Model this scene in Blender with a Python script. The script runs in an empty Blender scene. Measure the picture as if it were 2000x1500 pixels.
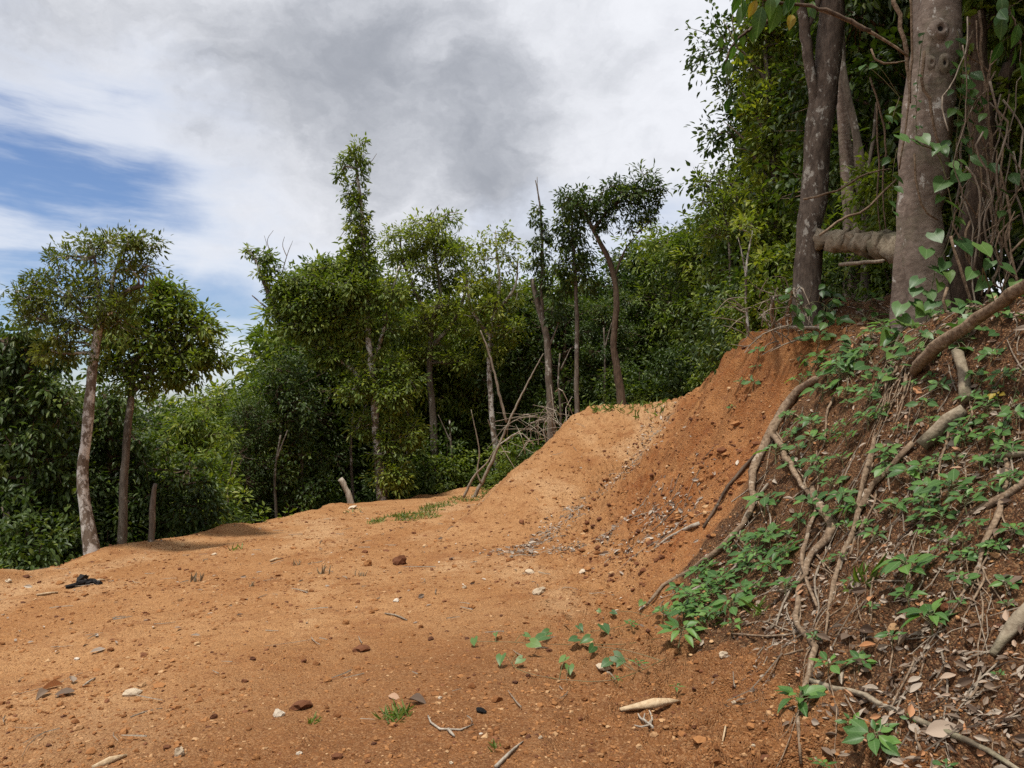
import bpy, math, zlib
import numpy as np
from mathutils import Vector, Matrix

scene = bpy.context.scene
COL = scene.collection
R = math.radians

# ------------------------------------------------------------------ camera
F = 1511.0                      # focal length in pixels of the 2000 px wide photograph
CAM_Z = 1.6
cam_data = bpy.data.cameras.new('camera')
cam_data.sensor_width = 36.0
cam_data.lens = F / 2000 * 36
cam_data.shift_y = 50 / 2000
cam_data.clip_start = 0.05
cam_data.clip_end = 2000
cam = bpy.data.objects.new('camera', cam_data)
cam.location = (0, 0, CAM_Z)
cam.rotation_euler = (R(90), 0, 0)
COL.objects.link(cam)
scene.camera = cam

# ------------------------------------------------------------------ light and sky
SUN_DIR = Vector((-0.15, -0.20, 0.96)).normalized()     # towards the sun: near noon, a little behind the camera
sun_el = math.asin(SUN_DIR.z)
sun_data = bpy.data.lights.new('sun', 'SUN')
sun_data.energy = 4.6
sun_data.angle = R(5)
sun_data.color = (1.0, 0.955, 0.88)
sun = bpy.data.objects.new('sun', sun_data)
sun.rotation_euler = SUN_DIR.to_track_quat('Z', 'Y').to_euler()
sun.location = (0, 0, 40)
COL.objects.link(sun)

scene.view_settings.view_transform = 'Standard'
scene.view_settings.look = 'None'
scene.view_settings.gamma = 1.0
scene.view_settings.use_curve_mapping = False
scene.view_settings.exposure = 0.18
scene.cycles.max_bounces = 6
scene.cycles.diffuse_bounces = 3
scene.cycles.glossy_bounces = 2
scene.cycles.transmission_bounces = 4
scene.cycles.transparent_max_bounces = 4
scene.cycles.caustics_reflective = False
scene.cycles.caustics_refractive = False
scene.cycles.use_denoising = False
scene.cycles.sample_clamp_indirect = 6.0


class Nodes:
    def __init__(self, tree):
        self.t = tree
        tree.nodes.clear()

    def n(self, kind, ins=None, **props):
        nd = self.t.nodes.new(kind)
        for k, v in props.items():
            setattr(nd, k, v)
        for k, v in (ins or {}).items():
            sock = nd.inputs[k]
            if isinstance(v, bpy.types.NodeSocket):
                self.t.links.new(v, sock)
            else:
                sock.default_value = v
        return nd

    def math(self, op, a, b=0.0, c=0.0, clamp=False):
        return self.n('ShaderNodeMath', {0: a, 1: b, 2: c}, operation=op, use_clamp=clamp).outputs[0]

    def mix(self, f, a, b, blend='MIX'):
        nd = self.n('ShaderNodeMix', data_type='RGBA', blend_type=blend)
        for i, v in ((0, f), (6, a), (7, b)):
            s = nd.inputs[i]
            if isinstance(v, bpy.types.NodeSocket):
                self.t.links.new(v, s)
            else:
                s.default_value = v if i == 0 else (*v, 1.0)[:4]
        return nd.outputs[2]

    def ss(self, x, lo, hi, a=0.0, b=1.0):
        return self.n('ShaderNodeMapRange', {0: x, 1: lo, 2: hi, 3: a, 4: b}, interpolation_type='SMOOTHSTEP').outputs[0]

    def noise(self, vec, scale, detail=3, rough=0.55, out=0, dist=0.0):
        return self.n('ShaderNodeTexNoise', {'Vector': vec, 'Scale': scale, 'Detail': detail, 'Roughness': rough, 'Distortion': dist}).outputs[out]

    def scale(self, vec, s):
        return self.n('ShaderNodeVectorMath', {0: vec, 1: s}, operation='MULTIPLY').outputs[0]


world = bpy.data.worlds.new('World')
scene.world = world
world.use_nodes = True
W = Nodes(world.node_tree)
tc = W.n('ShaderNodeTexCoord').outputs['Generated']
sky = W.n('ShaderNodeTexSky', sky_type='NISHITA', sun_disc=False, sun_elevation=sun_el,
          sun_rotation=math.atan2(SUN_DIR.x, SUN_DIR.y), air_density=1.0, dust_density=0.6, ozone_density=1.2)

# clouds: a slowly varying cover with billows; the view direction is bent a little so that edges come out puffy
def bend(scale, amp, detail):
    w = W.noise(W.scale(tc, (1, 1, 1.5)), scale, detail, 0.58, out=1)
    w = W.n('ShaderNodeVectorMath', {0: w, 1: (0.5, 0.5, 0.5)}, operation='SUBTRACT').outputs[0]
    return W.n('ShaderNodeVectorMath', {0: w, 1: (amp, amp, amp), 2: tc}, operation='MULTIPLY_ADD').outputs[0]


dir_soft = bend(2.4, 0.30, 5)
dir_puff = bend(4.5, 0.26, 9)


def bank_of_cloud(u, v, sx, sz, lo, hi, vec):
    """soft elliptic region of the sky round a direction: 1 inside, 0 outside"""
    c = Vector(((u - 1000) / F, 1, (800 - v) / F)).normalized()
    q = W.n('ShaderNodeVectorMath', {0: vec, 1: tuple(c)}, operation='SUBTRACT').outputs[0]
    q = W.scale(q, (1 / sx, 1 / sx, 1 / sz))
    ln = W.n('ShaderNodeVectorMath', {0: q}, operation='LENGTH').outputs['Value']
    return W.ss(ln, lo, hi, 1.0, 0.0)


gap = bank_of_cloud(-20, 330, 0.27, 0.175, 0.45, 1.15, dir_puff)
gap2 = bank_of_cloud(200, 690, 0.36, 0.17, 0.40, 1.15, dir_puff)
gap3 = bank_of_cloud(1170, 520, 0.22, 0.10, 0.30, 1.2, dir_puff)
wide = W.noise(tc, 1.1, 3, 0.5)
gap4 = W.math('MULTIPLY', W.ss(wide, 0.66, 0.76), 0.6)
gaps = W.math('MAXIMUM', W.math('MAXIMUM', gap, gap2), W.math('MAXIMUM', W.math('MULTIPLY', gap3, 0.45), gap4))
streak = W.noise(W.scale(bend(2.0, 0.07, 4), (1.0, 1.0, 6.5)), 2.1, 7, 0.60)
streak_c = W.ss(streak, 0.40, 0.66)
cover = W.math('SUBTRACT', 1.0, W.math('MULTIPLY', gaps, W.math('SUBTRACT', 1.0, W.math('MULTIPLY', streak_c, 0.74))), clamp=True)
billow = W.noise(W.scale(dir_puff, (1, 1, 1.4)), 3.6, 9, 0.60)
big = W.noise(dir_soft, 1.6, 4, 0.5)
dark1 = bank_of_cloud(740, 235, 0.35, 0.22, 0.25, 1.15, dir_puff)
dark2 = bank_of_cloud(60, 10, 0.30, 0.09, 0.2, 1.3, dir_puff)
dark3 = bank_of_cloud(1050, 420, 0.36, 0.12, 0.1, 1.2, dir_puff)
dark = W.math('MAXIMUM', dark1, W.math('MAXIMUM', W.math('MULTIPLY', dark2, 0.75), W.math('MULTIPLY', dark3, 0.42)))
dark = W.math('MAXIMUM', dark, W.ss(big, 0.56, 0.72, 0.0, 0.5))
thick = W.math('ADD', W.math('ADD', W.math('MULTIPLY', dark, 0.58), 0.04), W.math('MULTIPLY', W.math('SUBTRACT', billow, 0.5), 1.75), clamp=True)
thick = W.ss(thick, 0.02, 0.98)
cl = W.mix(thick, (0.790, 0.805, 0.850), (0.325, 0.345, 0.390))
cl = W.mix(W.ss(cover, 0.60, 1.0, 0.0, 1.0), (0.82, 0.84, 0.875), cl)
bg_sky = W.n('ShaderNodeBackground', {'Color': W.mix(1.0, sky.outputs[0], (0.78, 0.86, 1.04), 'MULTIPLY'), 'Strength': 0.105})
bg_cl = W.n('ShaderNodeBackground', {'Color': cl, 'Strength': 1.0})
mixw = W.n('ShaderNodeMixShader', {0: cover, 1: bg_sky.outputs[0], 2: bg_cl.outputs[0]})
W.n('ShaderNodeOutputWorld', {0: mixw.outputs[0]})

# ------------------------------------------------------------------ helpers
def rng_of(name):
    return np.random.default_rng(zlib.crc32(name.encode()))


def hash2(ix, iy, seed):
    h = (ix.astype(np.int64) * 374761393 + iy.astype(np.int64) * 668265263 + seed * 974634721) & 0x7FFFFFFF
    h = ((h ^ (h >> 13)) * 1274126177) & 0x7FFFFFFF
    return ((h ^ (h >> 16)) & 0xFFFFF) / float(0xFFFFF)


def vnoise(x, y, seed=0):
    ix, iy = np.floor(x), np.floor(y)
    fx, fy = x - ix, y - iy
    fx = fx * fx * fx * (fx * (fx * 6 - 15) + 10)
    fy = fy * fy * fy * (fy * (fy * 6 - 15) + 10)
    a, b = hash2(ix, iy, seed), hash2(ix + 1, iy, seed)
    c, d = hash2(ix, iy + 1, seed), hash2(ix + 1, iy + 1, seed)
    return (a + (b - a) * fx + (c - a) * fy + (a - b - c + d) * fx * fy) * 2 - 1


def fbm(x, y, octs=4, seed=0, gain=0.5):
    s, a = 0, 1.0
    for k in range(octs):
        s = s + a * vnoise(x * 2 ** k + 17.3 * k, y * 2 ** k - 9.1 * k, seed + k)
        a *= gain
    return s


def sstep(x, lo, hi):
    t = np.clip((x - lo) / (hi - lo), 0, 1)
    return t * t * (3 - 2 * t)


def make_mesh(name, V, faces, mats, attrs=None, smooth=False, fmat=None):
    """faces: list of (n,k) int arrays"""
    me = bpy.data.meshes.new(name)
    V = np.asarray(V, np.float32)
    me.vertices.add(len(V))
    me.vertices.foreach_set('co', V.ravel())
    faces = [np.asarray(f, np.int32) for f in faces if len(f)]
    loops = np.concatenate([f.ravel() for f in faces])
    tot = np.concatenate([np.full(len(f), f.shape[1], np.int32) for f in faces])
    start = np.concatenate([[0], np.cumsum(tot)[:-1]]).astype(np.int32)
    me.loops.add(len(loops))
    me.loops.foreach_set('vertex_index', loops)
    me.polygons.add(len(tot))
    me.polygons.foreach_set('loop_start', start)
    me.polygons.foreach_set('loop_total', tot)
    me.polygons.foreach_set('use_smooth', np.full(len(tot), smooth, bool))
    if fmat is not None:
        me.polygons.foreach_set('material_index', np.asarray(fmat, np.int32))
    for k, a in (attrs or {}).items():
        at = me.attributes.new(k, 'FLOAT', 'POINT')
        at.data.foreach_set('value', np.asarray(a, np.float32))
    for m in (mats if isinstance(mats, (list, tuple)) else [mats]):
        me.materials.append(m)
    me.update(calc_edges=True)
    return me


class Acc:
    """collects vertices, faces and a per-vertex random value"""
    def __init__(self):
        self.V, self.F, self.A, self.n = [], {}, [], 0

    def add(self, V, faces, rnd=0.5):
        V = np.asarray(V, float).reshape(-1, 3)
        for f in faces:
            f = np.asarray(f)
            if len(f):
                self.F.setdefault(f.shape[1], []).append(f + self.n)
        self.V.append(V)
        self.A.append(np.broadcast_to(np.asarray(rnd, float), (len(V),)))
        self.n += len(V)

    def mesh(self, name, mat, origin=(0, 0, 0), smooth=False):
        V = np.concatenate(self.V) - np.asarray(origin)
        return make_mesh(name, V, [np.concatenate(f) for f in self.F.values()], mat, {'rnd': np.concatenate(self.A)}, smooth)

    def obj(self, name, mat, parent=None, origin=None, smooth=False, kind=None):
        if origin is None:
            origin = tuple(parent.location) if parent is not None else (0, 0, 0)
        return link(name, self.mesh(name, mat, origin, smooth), parent, None if parent is not None else origin, kind)


def link(name, data, parent=None, loc=None, kind=None):
    o = bpy.data.objects.new(name, data)
    COL.objects.link(o)
    if parent is not None:
        o.parent = parent
    if loc is not None:
        o.location = loc
    if kind:
        o['kind'] = kind
    return o


def thing(name, label, cat, loc=(0, 0, 0), group=None, data=None):
    o = link(name, data, None, loc)
    o['category'] = cat
    if label:
        o['label'] = label
    if group:
        o['group'] = group
    return o


def tag(o, label, cat, group=None):
    o['label'] = label
    o['category'] = cat
    if group:
        o['group'] = group
    return o


def catmull(P, n):
    P = np.asarray(P, float)
    if len(P) < 3:
        t = np.linspace(0, 1, n)[:, None]
        return P[0] * (1 - t) + P[-1] * t
    E = np.vstack([2 * P[0] - P[1], P, 2 * P[-1] - P[-2]])
    seg = np.linalg.norm(np.diff(P, axis=0), axis=1)
    cum = np.concatenate([[0], np.cumsum(seg)])
    s = np.linspace(0, cum[-1], n)
    i = np.clip(np.searchsorted(cum, s, side='right') - 1, 0, len(P) - 2)
    t = ((s - cum[i]) / np.maximum(seg[i], 1e-9))[:, None]
    p0, p1, p2, p3 = E[i], E[i + 1], E[i + 2], E[i + 3]
    return 0.5 * ((2 * p1) + (-p0 + p2) * t + (2 * p0 - 5 * p1 + 4 * p2 - p3) * t ** 2 + (-p0 + 3 * p1 - 3 * p2 + p3) * t ** 3)


def tube(acc, P, r, n=None, sides=7, rng=None, rough=0.08, jitter=0.0, rnd=0.5, cap=True, smooth_path=True):
    """P control points, r radius per control point (or pair)"""
    P = np.asarray(P, float)
    L = np.linalg.norm(np.diff(P, axis=0), axis=1).sum()
    if n is None:
        n = max(3, min(60, int(L / 0.12) + 2))
    C = catmull(P, n) if smooth_path else P
    n = len(C)
    rr = np.interp(np.linspace(0, 1, n), np.linspace(0, 1, len(r)), r)
    if jitter and rng is not None:
        C = C + rng.normal(0, 1, C.shape) * (rr[:, None] * jitter)
    T = np.gradient(C, axis=0)
    T /= np.maximum(np.linalg.norm(T, axis=1)[:, None], 1e-9)
    ref = np.array([0.31, 0.95, 0.05]) if abs(T[0][2]) > 0.6 else np.array([0.05, 0.1, 1.0])
    Ns = np.empty_like(C)
    nv = ref - T[0] * ref.dot(T[0])
    for i in range(n):
        nv = nv - T[i] * nv.dot(T[i])
        nv /= max(np.linalg.norm(nv), 1e-9)
        Ns[i] = nv
    B = np.cross(T, Ns)
    a = np.arange(sides) / sides * 2 * math.pi
    rad = rr[:, None] * np.ones((1, sides))
    if rng is not None and rough:
        rad = rad * (1 + rng.normal(0, rough, (n, sides)) + rng.normal(0, rough, (n, 1)) * 0.6 + rng.normal(0, rough, (1, sides)))
    V = C[:, None, :] + rad[..., None] * (np.cos(a)[None, :, None] * Ns[:, None, :] + np.sin(a)[None, :, None] * B[:, None, :])
    i, j = np.meshgrid(np.arange(n - 1), np.arange(sides), indexing='ij')
    q = np.stack([i * sides + j, i * sides + (j + 1) % sides, (i + 1) * sides + (j + 1) % sides, (i + 1) * sides + j], -1).reshape(-1, 4)
    V = V.reshape(-1, 3)
    fs = [q]
    if cap:
        V = np.vstack([V, C[0], C[-1]])
        k = np.arange(sides)
        k2 = (k + 1) % sides
        b = (n - 1) * sides
        fs.append(np.vstack([np.stack([k2, k, np.full(sides, n * sides)], -1), np.stack([b + k, b + k2, np.full(sides, n * sides + 1)], -1)]))
    acc.add(V, fs, rnd)
    return C


def unit(v):
    return v / np.maximum(np.linalg.norm(v, axis=-1, keepdims=True), 1e-9)


def leaves(acc, P, D, N, L, Wd, rnd, fold=0.18, droop=0.12):
    """folded six-point leaves: 2 quads each"""
    n = len(P)
    D = unit(D)
    N = unit(N - D * (N * D).sum(-1, keepdims=True))
    S = np.cross(D, N)
    L, Wd = np.broadcast_to(L, n)[:, None], np.broadcast_to(Wd, n)[:, None]

    def pt(t, s, h):
        return P + D * (L * t) + S * (Wd * s) + N * (Wd * h - L * droop * t * t)
    V = np.stack([pt(0, 0, 0), pt(.30, .5, fold), pt(.68, .36, fold), pt(1, 0, 0), pt(.68, -.36, fold), pt(.30, -.5, fold)], 1)
    b = np.arange(n)[:, None] * 6
    acc.add(V.reshape(-1, 3), [np.vstack([b + np.array([[0, 1, 2, 3]]), b + np.array([[0, 3, 4, 5]])])], np.repeat(rnd, 6))


def mat_new(name):
    m = bpy.data.materials.new(name)
    m.use_nodes = True
    return m, Nodes(m.node_tree)


def px(u, v, Y):
    return np.array([(u - 1000) / F * Y, Y, CAM_Z + (800 - v) / F * Y])

# ------------------------------------------------------------------ the ground
TOE = np.array([(2.6, -14), (1.7, 0), (1.30, 3.4), (1.12, 5.5), (1.06, 7.5), (1.06, 10), (1.22, 12), (1.6, 13.6), (2.2, 15.2), (3.25, 17.7), (4.2, 20), (5.6, 23), (8, 28), (14, 40), (40, 90)], float)
EDGE = np.array([(-10, -14), (-7.5, 4), (-7.0, 10), (-6.8, 12.5), (-6.2, 15.5), (-5.6, 18.5), (-4.7, 22.5), (-3.1, 25.6), (-1, 25.8), (1, 25.4), (2.6, 26.2), (5, 28), (9, 32), (15, 44), (40, 95)], float)
RAMP_A, RAMP_B = np.array([-0.35, 11.0]), np.array([3.2, 20.0])


def poly_dist(x, y, P):
    """signed distance to a polyline walked away from the camera: positive on its right; and arc-y"""
    best = np.full(x.shape, 1e9)
    sgn = np.ones(x.shape)
    yy = np.zeros(x.shape)
    for a, b in zip(P[:-1], P[1:]):
        d = b - a
        t = np.clip(((x - a[0]) * d[0] + (y - a[1]) * d[1]) / d.dot(d), 0, 1)
        qx, qy = a[0] + t * d[0], a[1] + t * d[1]
        dd = np.hypot(x - qx, y - qy)
        cr = d[1] * (x - a[0]) - d[0] * (y - a[1])
        m = dd < best
        best = np.where(m, dd, best)
        sgn = np.where(m, np.sign(cr), sgn)
        yy = np.where(m, qy, yy)
    return best * sgn, yy


def smax(a, b, k):
    h = np.clip(0.5 + 0.5 * (a - b) / k, 0, 1)
    return b + (a - b) * h + k * h * (1 - h)


def smin(a, b, k):
    return -smax(-a, -b, k)


def terrain(x, y):
    plane = -0.05 * (np.clip(y, -20, 40) - 3.45) + 0.05 * np.clip(smin(x, 0 * x, 0.8), -12, 0)
    d, ty = poly_dist(x, y, TOE)
    # the ramp
    ax = RAMP_B - RAMP_A
    Ln = np.linalg.norm(ax)
    ax = ax / Ln
    t = ((x - RAMP_A[0]) * ax[0] + (y - RAMP_A[1]) * ax[1]) / Ln
    lat = (x - RAMP_A[0]) * ax[1] - (y - RAMP_A[1]) * ax[0]      # right of the axis is positive
    prof = np.interp(t, [-1, 0.0, .12, .35, .7, .93, 1.0, 1.1, 1.35, 3], [-.9, -.50, -.36, .02, .78, 1.47, 1.68, 1.70, 1.45, -1.0])
    hw = np.interp(t, [0, .12, .5, 1, 2], [.75, 1.15, 1.45, 1.30, 1.6])
    side = np.maximum(-lat - hw, 0)
    wig = 0.12 * vnoise(x * 1.3, y * 1.3, 5)
    ramp = prof - 0.85 * np.maximum(side + wig * (side > 0), 0)
    ramp = np.where(t < -0.05, -5, ramp)
    z = smax(plane, ramp, 0.05)
    # the edge of the bench, with a small berm, then the drop to the valley
    e, _ = poly_dist(x, y, EDGE)
    e = -e                                                      # positive outside (left / beyond)
    e = e + 0.25 * vnoise(x * .6, y * .6, 31) + 0.12 * vnoise(x * 1.9, y * 1.9, 32)
    berm = 0.16 * np.exp(-((e + 0.35) / 0.45) ** 2) * (0.5 + 0.9 * np.clip(vnoise(x * .7, y * .7, 3), -.4, 1))
    z = z + berm
    drop = np.maximum(e, 0)
    z = z - np.where(drop < 14, 0.72 * drop, 10.1 + 0.25 * (drop - 14)).clip(0, 24)
    # the cut bank
    near = 1 - sstep(ty, 6.6, 9.2)
    dd = np.maximum(d + 0.10 * vnoise(x * 1.1, y * 1.1, 8) * near, 0)
    h_near = np.where(dd < 2.05, 0.55 * dd + 0.3 * dd ** 2, 2.388 + 0.09 * (dd - 2.05))
    gul = 0.24 * fbm(ty * 1.1 + d * .25, d * .5, 4, 11)
    dg = d + gul * sstep(d, 0.2, 0.9)
    h_far = np.interp(dg, [-.8, 0, .7, 1.4, 2.15, 2.6, 6, 20, 80], [0, .12, .68, 1.60, 2.78, 3.05, 3.4, 6, 16])
    h_far = h_far * np.interp(ty, [0, 10.5, 12, 13.5, 15, 20, 24], [1, 1, .92, .80, .70, .66, .55])
    h = h_near * near + h_far * (1 - near)
    h = np.minimum(h, 26)
    z = z + np.where(d > -.8, np.where(d > 0, h, (1 - near) * np.interp(d, [-.8, 0], [0, .12])), 0)
    cut = (d > 0.02) * 1.0
    # lumps
    loose = 0.35 + 0.65 * sstep(fbm(x * .35, y * .35, 3, 40) + 0.25 * sstep(-y, -7, -3.2) + 0.2, -.2, .7)
    bankm = sstep(d, 0.0, 0.5)
    fanm = np.exp(-((d + 0.25) / 0.7) ** 2)
    rampm = sstep(z - plane, .1, .3) * (1 - bankm)
    amp = loose * (0.55 + 1.3 * bankm * (1 - near * .6) + 1.4 * fanm + .3 * rampm)
    z = z + 0.030 * fbm(x * .9, y * .9, 2, 50) + amp * (0.030 * fbm(x * 2.7, y * 2.7, 2, 60) + 0.030 * fbm(x * 9, y * 9, 3, 70, .65))
    far_b = bankm * (1 - near)
    rid = 1 - np.abs(fbm(x * 1.5 + .6 * y, y * 1.1, 3, 83))
    z = z + far_b * (0.10 * fbm(x * 2.4, y * 2.4, 4, 80, .6) + 0.16 * (rid - .6) * sstep(d, .2, .9)) + (0.35 * rampm + .5 * fanm + .5 * far_b) * 0.065 * fbm(x * 5.5, y * 5.5, 4, 86, .7)
    # shallow rills and slumped lips on the face
    z = z - far_b * 0.10 * sstep(vnoise(ty * 2.6 + .8 * vnoise(d * 1.5, ty, 87), d * .45, 88), .25, .75)
    # wheel and blade marks along the bench
    z = z - 0.012 * (1 - bankm) * sstep(vnoise(x * .5 + y * .12, y * .06, 90), .1, .5)
    return z, d, e, near, ty, t, lat


def axis(fine0, fine1, step, lo, hi, grow):
    a = list(np.arange(fine0, fine1, step))
    s, v = step, a[-1]
    while v < hi:
        s *= grow
        v += s
        a.append(v)
    s, v, b = step, a[0], []
    while v > lo:
        s *= grow
        v -= s
        b.append(v)
    return np.array(b[::-1] + a)


GX = axis(-2.0, 3.4, 0.020, -420, 420, 1.028)
ya = [2.6]
while ya[-1] < 30:
    ya.append(ya[-1] + max(0.016, ya[-1] * 0.0050))
GY = np.array(ya)
s, v, b = 0.03, 2.6, []
while v > -120:
    s *= 1.2
    v -= s
    b.append(v)
s, v, c = 0.16, GY[-1], []
while v < 700:
    s *= 1.09
    v += s
    c.append(v)
GY = np.concatenate([b[::-1], GY, c])
XX, YY = np.meshgrid(GX, GY)
ZZ, DD, EE, NEAR, TY, RT, RLAT = terrain(XX, YY)
_nx, _ny = len(GX), len(GY)


def H(x, y):
    x, y = np.asarray(x, float), np.asarray(y, float)
    i = np.clip(np.searchsorted(GX, x) - 1, 0, _nx - 2)
    j = np.clip(np.searchsorted(GY, y) - 1, 0, _ny - 2)
    fx = np.clip((x - GX[i]) / (GX[i + 1] - GX[i]), 0, 1)
    fy = np.clip((y - GY[j]) / (GY[j + 1] - GY[j]), 0, 1)
    return (ZZ[j, i] * (1 - fx) * (1 - fy) + ZZ[j, i + 1] * fx * (1 - fy) + ZZ[j + 1, i] * (1 - fx) * fy + ZZ[j + 1, i + 1] * fx * fy)


def Hn(x, y, e=0.06):
    gx = (H(x + e, y) - H(x - e, y)) / (2 * e)
    gy = (H(x, y + e) - H(x, y - e)) / (2 * e)
    return unit(np.stack([-gx, -gy, np.ones_like(gx)], -1))


_yr = np.concatenate([np.arange(1.6, 14, 0.006), np.arange(14, 70, 0.03)])


def hit(u, v):
    """where the sight line through a point of the photograph meets the ground"""
    x = (u - 1000) / F * _yr
    z = CAM_Z + (800 - v) / F * _yr
    k = np.argmax(z <= H(x, _yr))
    y = _yr[k] if (z <= H(x, _yr)).any() else 30.0
    xx = (u - 1000) / F * y
    return np.array([xx, y, float(H(xx, y))])


humus = sstep(DD + 0.15 * fbm(XX * 1.5, YY * 1.5, 3, 23), -0.12, 0.55) * NEAR
bound = TY + 0.5 * vnoise(XX * 1.2, YY * 1.2, 21)
humus = humus * (1 - sstep(bound - 0.55 * np.clip(DD, 0, 2.5), 6.3, 7.0))
humus = np.maximum(humus, sstep(DD, 2.2, 2.7) * 0.9)
humus = np.maximum(humus, sstep(EE, 0.0, 1.2))
cutm = sstep(DD, 0.05, 0.5) * (1 - humus)
front_dark = np.clip(sstep(-YY + 0.55 * XX + 0.8 * fbm(XX * .5, YY * .5, 3, 22), -7.6, -4.0) * (1 - sstep(-XX, 0.6, 3.6) * .5), 0, 1)  # mask of darker brown soil, stronger towards the front right
i, j = np.meshgrid(np.arange(_ny - 1), np.arange(_nx - 1), indexing='ij')
quads = np.stack([i * _nx + j, i * _nx + j + 1, (i + 1) * _nx + j + 1, (i + 1) * _nx + j], -1).reshape(-1, 4)

m_ground, G = mat_new('orange_soil')
gp = G.n('ShaderNodeNewGeometry').outputs['Position']
at = lambda nm: G.n('ShaderNodeAttribute', attribute_name=nm).outputs['Fac']
n1 = G.noise(gp, 0.55, 4, 0.6)
n2 = G.noise(gp, 5.0, 4, 0.65)
n3 = G.noise(gp, 38.0, 4, 0.7)
n4 = G.noise(gp, 140.0, 2, 0.6)
base = G.mix(G.ss(n1, 0.35, 0.65), (0.365, 0.172, 0.063), (0.465, 0.250, 0.108))
base = G.mix(G.ss(G.noise(G.scale(gp, (1, .45, 1)), .9, 5, .6), .52, .68, 0, .7), base, (0.54, 0.315, 0.148))
base = G.mix(G.ss(G.noise(G.scale(gp, (.8, .35, 1)), .55, 6, .62), .50, .62, 0, .60), base, (0.60, 0.385, 0.205))
base = G.mix(G.ss(G.noise(gp, 1.25, 6, .68), .54, .66, 0, .55), base, (0.255, 0.098, 0.034))
base = G.mix(G.ss(n2, 0.45, 0.75, 0, .55), base, (0.27, 0.112, 0.040))
front_soil = G.mix(G.ss(n2, 0.35, 0.7), (0.150, 0.060, 0.021), (0.250, 0.108, 0.039))
base = G.mix(G.math('MULTIPLY', at('front_dark'), 0.85), base, front_soil)
red = G.mix(G.ss(G.noise(gp, 1.7, 5, 0.65), 0.38, 0.62), (0.275, 0.100, 0.030), (0.365, 0.165, 0.060))
red = G.mix(G.ss(G.noise(G.scale(gp, (1, 1, .6)), 0.9, 5, 0.7), 0.54, 0.66, 0, .75), red, (0.45, 0.225, 0.085))
red = G.mix(G.ss(G.noise(gp, 4.2, 5, 0.75), 0.53, 0.68, 0, .75), red, (0.16, 0.052, 0.020))
base = G.mix(at('cut'), base, red)
hum = G.mix(G.ss(n2, 0.35, 0.7), (0.040, 0.023, 0.013), (0.092, 0.048, 0.023))
hmask = G.ss(G.math('ADD', at('humus'), G.math('MULTIPLY', G.math('SUBTRACT', n2, 0.5), 0.9)), 0.25, 0.75)
base = G.mix(hmask, base, hum)
n5 = G.noise(gp, 11.0, 5, 0.72)
base = G.mix(G.ss(n5, 0.54, 0.66, 0, .55), base, G.mix(1.0, base, (0.55, 0.46, 0.42), 'MULTIPLY'))
# grit: pale and dark crumbs
vo = G.n('ShaderNodeTexVoronoi', {'Vector': gp, 'Scale': 95.0, 'Randomness': 1.0}, feature='F1')
sepc = G.n('ShaderNodeSeparateColor', {0: vo.outputs['Color']})
crumb = G.ss(sepc.outputs[0], 0.62, 0.8)
base = G.mix(G.math('MULTIPLY', crumb, 0.35), base, (0.46, 0.27, 0.135))
crumb2 = G.ss(sepc.outputs[1], 0.66, 0.8)
base = G.mix(G.math('MULTIPLY', crumb2, 0.45), base, (0.15, 0.056, 0.022))
base = G.mix(G.ss(n3, 0.3, 0.75, 0.0, 0.45), base, G.mix(0.5, base, (0.16, 0.06, 0.024)))
hgt = G.math('ADD', G.math('ADD', G.math('MULTIPLY', n3, 0.9), G.math('MULTIPLY', G.noise(gp, 14.0, 4, 0.7), 1.1)), G.math('ADD', G.math('MULTIPLY', n4, 0.35), G.math('MULTIPLY', G.math('SUBTRACT', 1.0, vo.outputs['Distance']), 0.5)))
bump = G.n('ShaderNodeBump', {'Height': hgt, 'Strength': 0.9, 'Distance': 0.032})
bs = G.n('ShaderNodeBsdfPrincipled', {'Base Color': base, 'Roughness': 0.95, 'Specular IOR Level': 0.12, 'Normal': bump.outputs[0]})
G.n('ShaderNodeOutputMaterial', {0: bs.outputs[0]})
ground = link('ground', make_mesh('ground', np.stack([XX, YY, ZZ], -1).reshape(-1, 3), [quads], m_ground,
                                  {'humus': humus.ravel(), 'cut': cutm.ravel(), 'front_dark': front_dark.ravel()}, smooth=True), kind='structure')
ground['label'] = 'cleared orange dirt bench with a ramp and a cut bank'

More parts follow.
